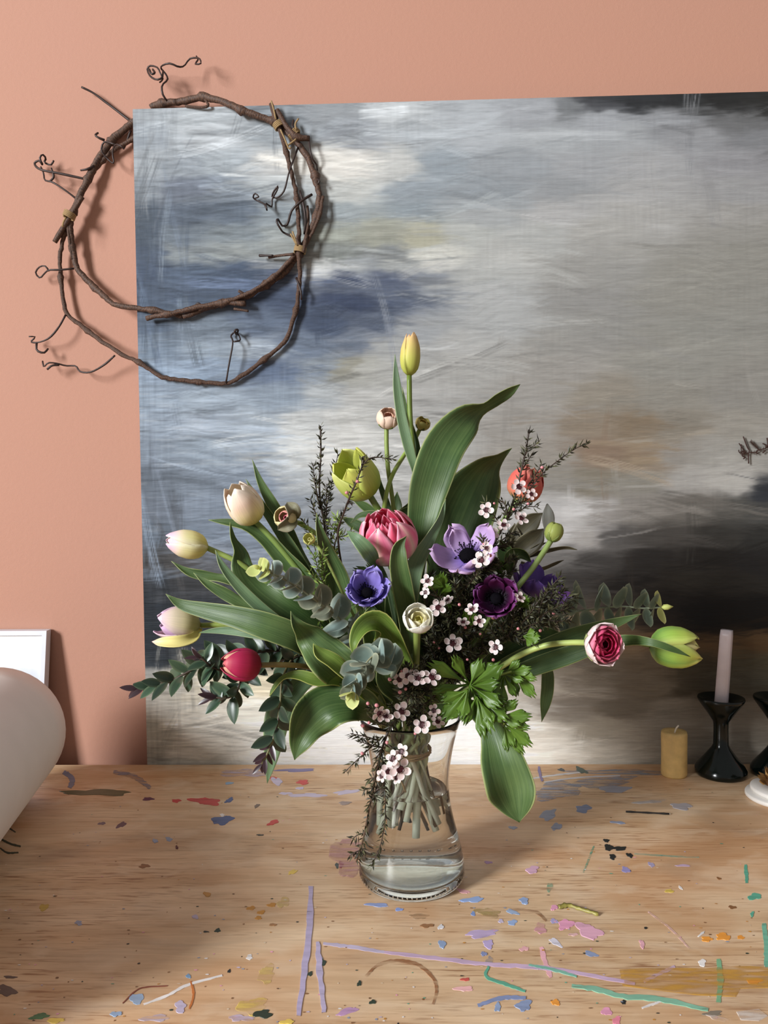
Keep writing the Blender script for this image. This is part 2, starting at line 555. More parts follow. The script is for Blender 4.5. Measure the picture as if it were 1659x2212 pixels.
def stroke(path, w, rgb, thin=False, n=18):
    zl[0] = (zl[0] + 1) % 9
    top = 0.0003 + zl[0] * 0.00004
    C = catmull([p + (0,) for p in path], n)
    v, f = [], []
    for i in range(n):
        a, b_ = C[max(0, i - 1)], C[min(n - 1, i + 1)]
        t = b_ - a; L = math.hypot(t[0], t[1]) or 1
        nx, ny = -t[1] / L, t[0] / L
        e = w / 2 * (0.7 + 0.3 * min(1, 4 * i / n, 4 * (n - 1 - i) / n)) * prng.uniform(.7, 1.25)
        e2 = w / 2 * (0.7 + 0.3 * min(1, 4 * i / n, 4 * (n - 1 - i) / n)) * prng.uniform(.7, 1.25)
        for s in (e, -e2):
            p = onz(C[i][0] + nx * s, C[i][1] + ny * s)
            v.append((p.x, min(p.y, -0.008), top))
            v.append((p.x, min(p.y, -0.008), 0.00004))
    for i in range(n - 1):
        a, b_ = 4 * i, 4 * i + 4
        f += [(a, b_, b_ + 2, a + 2), (a + 1, b_ + 1, b_, a), (a + 2, b_ + 2, b_ + 3, a + 3)]
    MB().add(v, f, [lin(rgb)] * len(v)).build('paint_streak', M_thin if thin else M_paint, table, smooth=False)

RED, LIL, BLU, SLT, TEAL, PNK, BLK, GRN, OCH, ORA, WHT, YEL, BRN = (196, 52, 52), (196, 184, 208), (70, 90, 145), (146, 156, 180), (98, 172, 146), (232, 162, 192), (38, 42, 42), (52, 66, 54), (196, 138, 58), (236, 158, 66), (236, 232, 230), (228, 198, 96), (140, 98, 62)
for a in ((445, 1731, 58, 17, RED, 4), (381, 1730, 18, 8, RED), (480, 1772, 46, 18, BLU, -14), (480, 1761, 11, 6, WHT), (495, 1729, 20, 8, BLU, -20), (590, 1777, 24, 10, RED, -15),
          (654, 1690, 28, 9, RED), (598, 1688, 22, 17, LIL, 25), (590, 1681, 16, 7, RED), (665, 1718, 72, 9, LIL), (617, 1714, 26, 6, LIL), (750, 1711, 52, 9, LIL, -8), (648, 1703, 16, 6, LIL),
          (530, 1670, 96, 17, (188, 172, 190), 0, True), (640, 1664, 84, 7, (122, 112, 152), -2), (495, 1692, 18, 5, (140, 170, 200)), (210, 1712, 134, 14, (84, 82, 48), 1),
          (320, 1726, 22, 8, (92, 36, 70)), (262, 1782, 22, 11, (98, 72, 86), -25), (220, 1779, 16, 6, (110, 95, 110)), (312, 1871, 24, 8, BRN), (555, 1741, 12, 7, (112, 92, 82), -20),
          (745, 1735, 28, 7, (152, 132, 124)), (562, 1804, 14, 3, BLK), (382, 1831, 6, 8, (90, 25, 30)), (335, 1817, 11, 9, SLT), (365, 1813, 14, 9, SLT), (632, 1884, 22, 8, YEL, -25),
          (542, 1962, 18, 9, OCH), (587, 1955, 18, 9, OCH), (564, 1971, 20, 7, OCH, -8), (558, 1983, 15, 7, OCH), (447, 1932, 20, 8, (190, 140, 72), 20), (589, 1998, 14, 6, (166, 122, 82)),
          (422, 1981, 15, 8, LIL), (470, 2010, 12, 9, GRN), (445, 2013, 14, 3, BLK), (170, 1994, 16, 10, SLT), (95, 1960, 24, 12, (190, 160, 72), -15), (612, 1950, 26, 22, (222, 200, 128), -35, True),
          (695, 2080, 17, 18, GRN, -30), (670, 2104, 12, 8, GRN, -25), (776, 2125, 11, 9, GRN, -35), (805, 2165, 16, 8, GRN), (539, 2068, 14, 11, WHT), (495, 2098, 9, 6, BLK, -30),
          (295, 2157, 36, 20, (156, 180, 208)), (407, 2109, 10, 10, (130, 168, 205)), (390, 2175, 26, 24, LIL), (545, 2175, 72, 32, (228, 200, 104), 0, True), (567, 2191, 44, 16, (50, 60, 46), -5),
          (85, 2196, 42, 11, (72, 122, 84), -5), (250, 2191, 24, 11, (150, 175, 205)), (575, 2105, 44, 32, (216, 188, 116), -40, True), (750, 2185, 52, 12, (192, 152, 192), -20), (15, 2140, 40, 22, (98, 82, 76)),
          (22, 2111, 26, 6, (98, 82, 76)), (335, 2200, 60, 14, (200, 190, 210), 0, True), (120, 2205, 40, 10, YEL), (520, 2200, 50, 14, (204, 190, 214), 0, True), (620, 2208, 30, 10, YEL),
          (1205, 1708, 112, 34, (150, 158, 178), -6, True), (1300, 1690, 150, 20, (152, 158, 174), -4, True), (1185, 1760, 40, 20, SLT, -25), (1260, 1747, 34, 16, (128, 142, 174)), (1202, 1786, 24, 14, SLT, -25), (1335, 1777, 30, 6, SLT, 5),
          (1330, 1705, 62, 15, (158, 160, 174), -5), (1472, 1742, 50, 13, (170, 165, 170), 5), (1405, 1732, 62, 7, (192, 188, 188), -5, True), (1255, 1664, 24, 12, (62, 82, 74), 20), (1213, 1663, 14, 7, (50, 62, 70)),
          (1340, 1668, 200, 12, (140, 150, 166), 0, True), (1108, 1788, 18, 7, SLT),
          (1310, 1816, 12, 8, BLK), (1315, 1831, 17, 16, BLK), (1338, 1833, 30, 9, BLK, -4), (1323, 1851, 15, 11, BLK, 30), (1360, 1848, 14, 9, BLK, 35),
          (1150, 1879, 28, 16, (208, 166, 190)), (1055, 1863, 20, 5, (180, 140, 190)), (1352, 1879, 18, 13, (154, 146, 196), 30), (1407, 1868, 14, 10, (170, 160, 190), 30), (1475, 1870, 36, 4, (190, 165, 190)),
          (1187, 1917, 14, 18, TEAL, 0, True), (1630, 1937, 30, 14, TEAL), (1625, 1975, 8, 12, TEAL), (1020, 1944, 52, 10, (146, 170, 216), -8), (1132, 1946, 20, 14, (150, 172, 212)), (1107, 1970, 26, 11, (164, 184, 216), 15),
          (1022, 1974, 8, 12, (130, 155, 210)), (1107, 1993, 20, 12, (150, 172, 212)), (1082, 1990, 12, 8, LIL), (1055, 1972, 50, 20, (172, 152, 92), 4, True), (1222, 1997, 30, 24, PNK), (1272, 2012, 52, 32, (228, 174, 196), 15),
          (1167, 2006, 26, 22, (220, 160, 176), 0, True), (1197, 1961, 14, 12, PNK), (1197, 1990, 18, 10, (174, 164, 206)), (1200, 2036, 30, 12, (222, 218, 232), 25), (1132, 2050, 20, 10, (232, 176, 180)), (1238, 2019, 20, 6, (236, 190, 190)),
          (1040, 2017, 72, 15, (194, 172, 210), -6), (1055, 2040, 24, 18, (188, 170, 214)), (955, 2040, 15, 19, (152, 172, 206)), (952, 2003, 16, 8, (230, 228, 232), -20), (1045, 2061, 14, 9, (132, 142, 182), -10), (1277, 2061, 27, 12, (144, 158, 192), 10),
          (1057, 2077, 15, 22, SLT, 0, True), (1005, 2116, 18, 8, (206, 90, 80)), (1002, 2136, 38, 12, (232, 180, 180)), (1075, 2176, 15, 18, (150, 170, 205)), (1132, 2172, 34, 24, (142, 158, 194), 0),
          (1200, 2166, 20, 12, ORA), (1527, 2029, 26, 10, ORA), (1562, 2024, 34, 14, ORA), (1600, 2025, 16, 8, ORA), (1630, 2120, 32, 13, ORA), (1446, 1925, 18, 8, YEL), (1517, 2080, 18, 15, WHT), (1470, 1918, 12, 4, WHT, 40), (1515, 2018, 18, 5, WHT, -35),
          (1387, 2040, 11, 18, (232, 176, 188), -20), (922, 2000, 27, 9, (152, 108, 72)), (905, 1980, 42, 10, (170, 140, 105), 0, True), (1582, 1960, 18, 7, BRN), (1347, 2165, 12, 9, BLK, 30), (1310, 2185, 20, 20, PNK), (1332, 2205, 20, 16, (232, 140, 160)),
          (1540, 2190, 40, 12, (132, 122, 108)), (1395, 2005, 8, 4, BLK), (1553, 1898, 12, 4, BRN, 15), (1550, 2200, 50, 8, (225, 210, 200), 15, True),
          (750, 1850, 60, 90, (196, 150, 150), 15, True), (737, 1868, 8, 18, (150, 50, 70), 0), (728, 1870, 7, 14, (70, 80, 80), 0), (1000, 1925, 30, 8, (215, 160, 165), 20), (862, 1965, 20, 6, (140, 160, 215)), (815, 1955, 46, 9, (150, 165, 210), 5)):
    splash(*a)
# long strokes of paint
stroke([(137, 1668), (156, 1682), (150, 1702)], 12, (120, 122, 140))
stroke([(245, 1668), (290, 1678), (325, 1703)], 11, (128, 128, 145), True)
stroke([(672, 1915), (666, 2020), (645, 2195)], 14, (184, 172, 204))
stroke([(686, 2035), (691, 2105), (700, 2188)], 13, (188, 176, 206))
stroke([(698, 2038), (760, 2046), (830, 2057)], 8, (196, 184, 208))
stroke([(830, 2057), (1045, 2082), (1180, 2092), (1372, 2125)], 9, (204, 176, 204), n=40)
stroke([(310, 2170), (360, 2152), (400, 2130), (480, 2107)], 6, WHT)
stroke([(412, 2120), (418, 2150), (409, 2180)], 5, (196, 116, 58))
stroke([(265, 2168), (300, 2137), (362, 2130)], 2.5, (140, 80, 62))
stroke([(790, 2110), (815, 2086), (860, 2076), (905, 2086), (938, 2118), (942, 2145), (935, 2170)], 7, (158, 108, 72), True, 40)
stroke([(1150, 1682), (1205, 1674), (1262, 1668)], 3, (205, 202, 205))
stroke([(1164, 1656), (1166, 1672), (1172, 1688)], 6, (120, 105, 150))
stroke([(1175, 1690), (1250, 1680), (1340, 1676)], 2.5, (200, 198, 205))
stroke([(1283, 1827), (1272, 1856), (1260, 1885)], 4, TEAL, True)
stroke([(1610, 1868), (1612, 1888), (1613, 1908)], 8, TEAL)
stroke([(1650, 1995), (1655, 2040), (1656, 2090)], 12, (120, 184, 158))
stroke([(1552, 2072), (1556, 2120), (1552, 2166)], 13, (130, 180, 140))
stroke([(1370, 1845), (1450, 1850), (1510, 1852)], 3, (130, 180, 160), True)
stroke([(1056, 2088), (1049, 2108), (1090, 2126), (1135, 2142)], 7, TEAL)
stroke([(1142, 2085), (1190, 2094), (1246, 2110)], 6, (130, 186, 168))
stroke([(1235, 2130), (1290, 2138), (1340, 2152), (1430, 2160), (1530, 2182)], 11, (136, 190, 164), False, 30)
stroke([(1032, 2173), (1080, 2157), (1136, 2156)], 9, (134, 148, 188))
stroke([(1169, 2046), (1178, 2080), (1190, 2112)], 11, (238, 180, 190))
stroke([(1390, 2121), (1420, 2106), (1458, 2088)], 8, (206, 178, 196))
stroke([(1386, 2178), (1410, 2170), (1432, 2162)], 5, WHT)
stroke([(1400, 1970), (1450, 2008), (1490, 2050)], 4, (232, 196, 190), True)
stroke([(1100, 1965), (1160, 1972), (1180, 1990)], 6, (150, 110, 76), True)
stroke([(920, 1850), (935, 1840), (960, 1842)], 2, (80, 60, 50))
prism([(1338, 2094), (1420, 2090), (1520, 2092), (1600, 2086), (1659, 2088), (1700, 2110), (1680, 2134), (1600, 2136), (1590, 2154), (1500, 2150), (1420, 2140), (1345, 2130)], (206, 156, 66), True)
prism([(1590, 2186), (1640, 2180), (1659, 2195), (1640, 2206), (1600, 2204)], (224, 214, 204), True)
stroke([(0, 1812), (20, 1822), (45, 1829)], 4, (48, 58, 44)); stroke([(0, 1832), (15, 1842), (40, 1842)], 4, (48, 58, 44)); stroke([(0, 1800), (18, 1790), (34, 1798)], 3, (48, 58, 44))

# more marks on the parts of the board nearer the front and out at the sides
for k in range(70):
    x, y = prng.uniform(TX0 + .05, TX1 - .05), prng.uniform(TY0 + .03, -.15)
    if abs(x) < .55 and y > -.66 + .25 * (abs(x) > .40): continue
    if x < -.28 and y > -.85: continue
    w_, h_ = prng.uniform(.006, .022), prng.uniform(.004, .012)
    n = 18; ph_ = prng.uniform(0, 6); z_ = .0003 + .00004 * (k % 8)
    rr_ = [1 + .3 * math.sin(2 * 6.283 * i / n + ph_) + .2 * math.sin(5 * 6.283 * i / n + ph_ * 2) + prng.uniform(-.2, .2) for i in range(n)]
    vv = [(x + w_ * rr_[i] * math.cos(6.283 * i / n), y + h_ * rr_[i] * math.sin(6.283 * i / n), .00005) for i in range(n)]
    vv += [(x + (a_ - x) * .96, y + (b2_ - y) * .96, z_) for a_, b2_, _ in vv] + [(x, y, z_)]
    MB().add(vv, [(i, (i + 1) % n, n + (i + 1) % n, n + i) for i in range(n)] + [(n + i, n + (i + 1) % n, 2 * n) for i in range(n)], [lin(prng.choice([LIL, SLT, PNK, TEAL, WHT, YEL, OCH, ORA, BLU, RED, BRN, GRN]))] * len(vv)).build('paint_splash', M_thin if k % 3 == 0 else M_paint, table, smooth=False)
# fine flecks of paint scattered over the board
sp = MB()
for k in range(420):
    x, y = prng.uniform(-20, 1680), 1660 + 552 * prng.random() ** .8
    p = onz(x, y)
    if p.y > -.01 or (x < 140 and y < 1800): continue
    w_, h_ = prng.uniform(.0006, .0022), prng.uniform(.0005, .0014)
    c_ = lin(prng.choice([BLK, WHT, BRN, BRN, SLT, LIL, TEAL, GRN, (120, 84, 56), (226, 206, 178), PNK, OCH]))
    n = 6; z_ = .0003 + .00002 * (k % 7)
    vv = [(p.x + w_ * math.cos(6.283 * i / n) * prng.uniform(.6, 1.2), p.y + h_ * math.sin(6.283 * i / n) * prng.uniform(.6, 1.2), z_) for i in range(n)]
    sp.add(vv, [tuple(range(n))], [c_] * n)
o = sp.build('paint_flecks', M_paint, table, smooth=False); o['kind'] = 'stuff'

# small things lying on the table
cs = MB(); C = catmull([tuple(onz(1206, 1962)) , tuple(onz(1226, 1958)), tuple(onz(1252, 1966)), tuple(onz(1292, 1978))], 16)
v = []
for i, p in enumerate(C):
    wd = 0.0030 * (1.6 if i < 5 else 1.0) * (0.6 + 0.4 * math.sin(i * 1.7) ** 2)
    for k, (o_, z_) in enumerate(((-1, .0008), (-.4, .0028), (.4, .0032), (1, .0011))):
        v.append((p[0], p[1] + o_ * wd, z_ + 0.0006 * math.sin(i * 2.1 + k)))
cs.add(v, grid_faces(4, 16), [lin((150, 140, 70) if i % 4 < 2 else (112, 104, 44)) for i in range(len(v))])
tag(cs.build('dried_paint_curl', M_paint, solid=0.0006), 'curled olive skin of dried paint lying on the table', 'paint scrap')
a, b_ = onz(1352, 1753, .0016), onz(1446, 1758, .0016)
st = thing('burnt_matchstick', 'charred black matchstick with a pale tip lying on the table', 'matchstick', tuple((a + b_) / 2 - Vector((0, 0, .0016))))
MB().add(*tube([a.lerp(b_, k / 8) for k in range(9)], [0.0013 + 0.0003 * math.sin(k * 2.0) for k in range(9)], 6)).build('stick', plain('charcoal', (30, 26, 24), .8, .3, 300), st)
MB().add(*tube([b_.lerp(a, .01), b_ + (b_ - a) * .02], [.0012, .0008], 6)).build('match_tip', plain('ash', (205, 198, 188), .8), st)

# ------------------------------------------------------------------ the painting
PY = WY - 0.034                  # front face of the painting
PB = WY - 0.018                  # its back
PZ0 = -0.059                     # its foot, just behind the table edge
# pigment samples across the picture: photo position, colour
PAINT = [
 (240, [(300,150,158,165),(450,158,166,172),(600,122,130,138),(700,140,146,152),(850,170,176,180),(1000,160,166,172),(1150,150,154,160),(1230,120,124,128)]),
 (222, [(1290,84,86,92),(1370,60,62,66),(1450,56,58,60),(1560,54,54,54),(1659,56,55,52),(1760,60,58,54)]),
 (262, [(1300,150,154,160),(1450,138,141,146),(1600,112,113,115),(1750,110,110,110)]),
 (292, [(310,140,150,160),(450,165,172,178),(600,140,150,158),(750,145,152,160),(900,155,162,168),(1050,160,166,172),(1200,155,160,164),(1350,150,154,158),(1500,140,142,146),(1640,126,128,132)]),
 (350, [(310,150,158,165),(400,138,148,158),(480,150,160,168),(580,170,172,172),(650,190,187,178),(760,194,191,184),(850,172,174,172),(950,138,149,158),(1100,140,146,152),(1250,148,151,155),(1400,152,153,155),(1600,138,138,142)]),
 (410, [(310,128,138,148),(400,108,118,134),(480,120,132,145),(600,155,162,165),(750,172,175,172),(900,138,149,158),(1050,135,143,150),(1200,140,144,148),(1400,155,155,155),(1600,145,145,146)]),
 (460, [(310,80,94,110),(400,90,104,122),(500,98,113,130),(600,130,142,150),(750,140,150,155),(900,130,142,150),(1050,150,154,156),(1200,158,158,158),(1400,156,155,152),(1600,148,146,142)]),
 (508, [(310,76,92,110),(400,104,117,130),(500,122,134,142),(620,142,150,150),(720,142,147,137),(820,146,148,134),(915,160,158,136),(1000,165,168,165),(1150,158,160,158),(1300,155,154,150),(1600,142,140,134)]),
 (548, [(320,76,92,114),(400,124,133,138),(500,132,140,142),(620,142,148,146),(720,128,134,130),(850,122,128,132),(950,176,176,168),(1100,165,166,163),(1300,148,147,143),(1600,138,136,128)]),
 (574, [(640,120,128,138),(690,196,198,196),(760,150,156,160),(860,150,154,154),(940,180,180,174)]),
 (596, [(320,70,88,113),(420,82,101,125),(520,76,95,121),(620,74,89,117),(750,70,84,113),(850,86,98,123),(930,125,132,142),(1050,160,162,160),(1250,145,144,140),(1500,140,138,130)]),
 (645, [(320,78,96,120),(450,82,100,125),(600,74,91,119),(750,64,79,109),(850,82,96,122),(920,128,135,144),(1050,158,160,160),(1250,140,139,136),(1500,138,136,128)]),
 (700, [(330,84,103,126),(430,110,126,143),(560,95,112,136),(700,72,88,115),(820,96,108,128),(900,144,148,152),(1050,155,157,157),(1250,142,141,137),(1500,138,137,130)]),
 (750, [(330,112,132,153),(450,130,146,162),(560,150,162,174),(650,108,124,146),(760,108,119,136),(850,152,154,154),(1000,158,158,156),(1200,145,143,138),(1450,140,138,130)]),
 (800, [(330,122,141,162),(450,120,139,161),(600,92,111,139),(690,128,139,150),(752,140,138,124),(790,158,158,152),(850,160,160,156),(1000,155,154,150),(1200,148,144,138),(1450,140,138,130)]),
 (860, [(330,132,150,169),(450,142,158,174),(600,130,146,163),(700,160,166,170),(800,165,165,162),(950,158,157,154),(1150,150,146,140),(1300,140,132,118),(1450,140,136,126),(1600,138,135,128)]),
 (920, [(330,132,148,166),(450,142,156,172),(560,150,163,176),(650,178,181,181),(750,178,178,174),(900,165,165,162),(1150,150,145,138),(1280,140,125,105),(1380,137,119,94),(1450,135,128,115),(1600,145,140,130)]),
 (980, [(330,120,135,152),(450,132,148,164),(560,137,151,166),(640,190,193,192),(720,190,189,185),(900,165,165,163),(1200,145,138,128),(1290,138,115,92),(1390,150,130,100),(1450,145,140,132),(1550,150,147,140),(1640,150,147,140)]),
 (1040, [(330,98,110,125),(430,114,128,144),(550,120,135,153),(640,160,166,170),(720,165,165,164),(900,160,160,158),(1200,140,136,128),(1280,130,122,105),(1380,140,136,125),(1480,158,155,150),(1580,165,162,156)]),
 (1062, [(1655,60,64,72),(1720,58,60,66)]),
 (1100, [(330,104,116,132),(430,120,135,153),(550,125,140,159),(640,130,139,150),(720,140,143,146),(900,155,155,154),(1180,168,166,165),(1230,184,182,181),(1300,145,140,135),(1400,140,135,128),(1500,120,115,108),(1600,88,87,82),(1650,82,82,80)]),
 (1160, [(330,94,108,124),(430,112,128,146),(550,126,142,162),(650,130,141,153),(900,150,150,150),(1200,178,176,176),(1260,158,154,150),(1320,100,97,95),(1420,92,88,84),(1550,72,70,66),(1650,60,60,58)]),
 (1212, [(330,74,73,74),(400,84,81,81),(460,98,101,108),(560,120,133,150),(650,130,140,152),(1200,125,122,120),(1280,80,77,75),(1400,62,59,57),(1520,56,53,50),(1650,50,48,48)]),
 (1260, [(330,58,64,73),(400,62,64,68),(500,75,78,84),(650,90,95,104),(1230,76,73,70),(1350,48,45,44),(1480,64,60,53),(1600,56,53,48)]),
 (1310, [(330,44,53,64),(420,48,56,66),(520,60,65,72),(1230,88,80,70),(1330,66,58,51),(1420,44,40,38),(1520,30,30,33),(1640,26,27,30)]),
 (1345, [(330,46,55,65),(450,50,59,69),(600,60,66,74),(1250,144,122,92),(1330,134,106,72),(1430,54,47,41),(1520,27,27,30),(1640,26,27,30)]),
 (1392, [(330,44,53,64),(450,50,59,69),(600,60,66,74),(1250,142,124,100),(1350,138,110,70),(1430,124,93,48),(1520,116,86,41),(1640,114,85,39)]),
 (1428, [(340,52,62,72),(450,58,67,76),(600,70,76,82),(1200,150,138,118),(1300,125,112,92),(1400,118,100,75),(1500,90,78,53),(1640,98,90,64)]),
 (1456, [(330,150,148,142),(380,170,164,150),(480,186,173,142),(600,196,184,152)]),
 (1482, [(330,168,163,153),(450,194,182,154),(560,199,186,154),(760,205,198,180),(1000,200,192,175),(1150,185,175,160),(1250,140,128,110),(1400,125,110,88),(1500,93,80,58),(1600,104,95,74),(1650,108,100,80)]),
 (1530, [(330,197,192,180),(450,207,200,184),(560,217,212,197),(750,217,214,207),(1100,200,195,185),(1220,150,138,122),(1350,130,117,98),(1480,145,132,113),(1640,150,140,124)]),
 (1580, [(330,180,176,160),(450,212,207,194),(600,227,224,214),(750,231,229,221),(1050,226,223,216),(1180,207,198,182),(1300,172,160,140),(1430,157,144,126),(1640,160,149,132)]),
 (1632, [(330,166,161,146),(420,202,196,182),(600,227,224,215),(900,233,231,225),(1050,231,229,223),(1180,222,216,204),(1300,197,186,168),(1430,172,160,142),(1640,176,164,146)]),
]
p00 = at(287, 234, PY); p01 = at(318, 1651, PY); 
PX0 = (p00.x + p01.x) / 2; PZ1 = at(287, 236, PY).z; PZ1R = at(1659, 198, PY).z
PX1 = 0.95
def build_painting():
    root = thing('abstract_painting', 'large unframed abstract seascape in blue-grey and cream propped against the wall', 'painting', ((PX0 + PX1) / 2, (PY + PB) / 2, PZ0))
    nx, nz_ = 720, 600
    xs = np.linspace(PX0, PX1, nx); zs = np.linspace(0, 1, nz_)
    X, V = np.meshgrid(xs, zs)
    topz = PZ1 + (PZ1R - PZ1) * np.clip((X - PX0) / (at(1659, 198, PY).x - PX0), 0, 1.3)
    Z = PZ0 + (topz - PZ0) * V
    # colour field in picture units: a = across, b = down, both in the sample grid's units
    ex, ez = at(1659, 1651, PY), None
    D = np.stack([X - CAM.x, np.full_like(X, PY - CAM.y), Z - CAM.z], -1)
    w = D @ np.array(fw); A = D @ np.array(rt) / w * FPX + CW / 2; B = -(D @ np.array(up)) / w * FPX + CH / 2
    pts = np.array([(p[0], y) for y, row in PAINT for p in row], float)
    cols = np.array([p[1:4] for y, row in PAINT for p in row], float) / 255.0
    cols = np.where(cols <= 0.04045, cols / 12.92, ((cols + 0.055) / 1.055) ** 2.4)
    wa = (fbm(A / 90, B / 26, 1) - .5) * 60 + (fbm(A / 22, B / 5, 2, 3) - .5) * 26
    wb_ = (fbm(A / 110, B / 60, 3) - .5) * 26 + (fbm(A / 30, B / 12, 4, 3) - .5) * 16
    qa, qb = (A + wa).ravel(), (B + wb_).ravel()
    num = np.zeros((qa.size, 3)); den = np.zeros(qa.size)
    for i in range(len(pts)):
        d2 = (qa - pts[i, 0]) ** 2 * 0.42 + (qb - pts[i, 1]) ** 2 * 1.5
        ww = 1.0 / (d2 + 110.0) ** 2.4
        num += ww[:, None] * cols[i]; den += ww
    Cc = (num / den[:, None]).reshape(nz_, nx, 3)
    # separate brush strokes laid over the field
    srng = np.random.default_rng(3)
    da = (A[0, -1] - A[0, 0]) / nx; 
    for k in range(1500):
        ci, cj = srng.integers(0, nx), srng.integers(0, nz_)
        ca_, cb_ = A[cj, ci], B[cj, ci]
        left_ = ca_ < 1000
        ang = srng.normal(0, .16) if srng.random() < (.97 if ca_ > 390 else .4) else srng.normal(math.pi / 2, .2)
        Ls = srng.uniform(30, 150); Ws = srng.uniform(3, 16)
        hw_ = int((Ls + 10) / 2.1); 
        j0, j1, i0, i1 = max(0, cj - hw_), min(nz_, cj + hw_), max(0, ci - hw_), min(nx, ci + hw_)
        a_, b2 = A[j0:j1, i0:i1] - ca_, B[j0:j1, i0:i1] - cb_
        bend = srng.normal(0, .0005)
        uu = a_ * math.cos(ang) + b2 * math.sin(ang); vv = -a_ * math.sin(ang) + b2 * math.cos(ang) + bend * uu * uu
        m_ = np.clip((1 - np.abs(uu) / Ls * 1.0) * 4, 0, 1) * np.clip((1 - np.abs(vv) / Ws) * 3, 0, 1)
        m_ = m_ * np.clip((vnoise(uu / 60 + k, vv / 2.2, k) - .25) * 2.2, 0, 1)
        c0 = Cc[cj, ci] * float(np.exp(srng.normal(0, .26 if left_ else .10)))
        Cc[j0:j1, i0:i1] += (m_ * srng.uniform(.25, .75))[..., None] * (c0 - Cc[j0:j1, i0:i1])
    # brush marks: long soft streaks, some upright at the left, scumbled light and dark
    st1 = (fbm(A / 140 + B * .002, B / 5.0 + fbm(A / 200, B / 200, 9) * 20, 11, 3) - .5)
    st2 = (fbm(A / 34, B / 3.2, 13, 3) - .5)
    st3 = (fbm(A / 5.0, B / 90, 15, 3) - .5)
    upright = np.clip(1 - (A - 290) / 90, 0, 1) + 1.2 * np.clip(fbm(A / 120, B / 120, 19) - .52, 0, 1) * 2
    left = np.clip(1.25 - (A - 290) / 900, 0.32, 1.2)
    gain = 1 + left * (0.46 * st1 * (1 - np.clip(upright, 0, .8)) + 0.30 * st2 + 0.40 * st3 * np.clip(upright, 0.0, 1))
    scum = np.clip((fbm(A / 60, B / 4.5, 23, 4) - .60) * 5, 0, 1) * np.clip((fbm(A / 150, B / 70, 29) - .45) * 4, 0, 1)
    gain = 1 + (gain - 1) * (1 - .6 * np.clip((Cc.mean(-1) - .45) * 4, 0, 1))
    Cc = Cc * gain[..., None]
    Cc = Cc + (scum * np.clip(Cc.mean(-1) / .3, 0.06, 1))[..., None] * left[..., None] * 0.22 * (np.array([0.52, 0.55, 0.58]) - Cc)
    dark = np.clip((fbm(A / 70, B / 4.0, 31, 4) - .62) * 5, 0, 1)
    Cc = Cc * (1 - 0.25 * left[..., None] * dark[..., None])
    lum = Cc @ np.array([.2126, .7152, .0722])
    Cc = lum[..., None] + (Cc - lum[..., None]) * 0.60
    Cc = np.clip(0.34 * (np.clip(Cc, 1e-4, 1) / 0.34) ** 1.30 * 1.04, 0.006, 0.9)
    me = bpy.data.meshes.new('painted_face')
    ox, oy, oz = root.location
    relief = 0.0006 * (st1 + st2 + 0.7 * st3)
    co = np.stack([X - ox, np.full_like(X, PY - oy) - 0.0004 - relief * 0.6, Z - oz], -1).reshape(-1, 3)
    idx = np.arange(nx * nz_).reshape(nz_, nx)
    q = np.stack([idx[:-1, :-1], idx[:-1, 1:], idx[1:, 1:], idx[1:, :-1]], -1).reshape(-1, 4)
    me.vertices.add(len(co)); me.vertices.foreach_set('co', co.ravel().astype(np.float32))
    me.loops.add(q.size); me.loops.foreach_set('vertex_index', q.ravel().astype(np.int32))
    me.polygons.add(len(q)); me.polygons.foreach_set('loop_start', np.arange(0, q.size, 4, dtype=np.int32))
    me.update(calc_edges=True)
    me.polygons.foreach_set('use_smooth', np.ones(len(q), dtype=bool))
    ca = me.color_attributes.new('Col', 'FLOAT_COLOR', 'POINT')
    ca.data.foreach_set('color', np.concatenate([Cc.reshape(-1, 3), np.ones((nx * nz_, 1))], 1).astype(np.float32).ravel())
    m, nt, b = new_mat('oil_paint')
    a = node(nt, 'ShaderNodeAttribute'); a.attribute_name = 'Col'
    tc = node(nt, 'ShaderNodeTexCoord')
    hts = []
    for sx, sz in ((9, 520), (30, 260), (50, 900)):
        mp = node(nt, 'ShaderNodeMapping'); mp.inputs['Scale'].default_value = (sx, 1, sz)
        n = node(nt, 'ShaderNodeTexNoise'); n.inputs['Scale'].default_value = 1; n.inputs['Detail'].default_value = 3; n.inputs['Distortion'].default_value = .5
        nt.links.new(tc.outputs['Object'], mp.inputs['Vector']); nt.links.new(mp.outputs['Vector'], n.inputs['Vector'])
        hts.append(n)
    ad = node(nt, 'ShaderNodeMath', operation='ADD'); nt.links.new(hts[0].outputs['Fac'], ad.inputs[0]); nt.links.new(hts[1].outputs['Fac'], ad.inputs[1])
    ad2 = node(nt, 'ShaderNodeMath', operation='ADD'); nt.links.new(ad.outputs[0], ad2.inputs[0]); nt.links.new(hts[2].outputs['Fac'], ad2.inputs[1])
    mr = node(nt, 'ShaderNodeMapRange'); mr.inputs['From Min'].default_value = 1.1; mr.inputs['From Max'].default_value = 1.9
    mr.inputs['To Min'].default_value = .91; mr.inputs['To Max'].default_value = 1.09
    nt.links.new(ad2.outputs[0], mr.inputs['Value'])
    sc = node(nt, 'ShaderNodeVectorMath', operation='SCALE')
    nt.links.new(a.outputs['Color'], sc.inputs[0]); nt.links.new(mr.outputs['Result'], sc.inputs['Scale'])
    nt.links.new(sc.outputs['Vector'], b.inputs['Base Color'])
    set_in(b, Roughness=0.55)
    b.inputs['Specular IOR Level'].default_value = 0.22
    add_bump(nt, b, ad2.outputs[0], 0.35, 0.0012)
    me.materials.append(m)
    o = bpy.data.objects.new('painted_face', me); col.objects.link(o); o.parent = root
    # board behind the paint, its top edge following the picture
    zt1 = PZ1 + (PZ1R - PZ1) * min(1.3, (PX1 - PX0) / (at(1659, 198, PY).x - PX0))
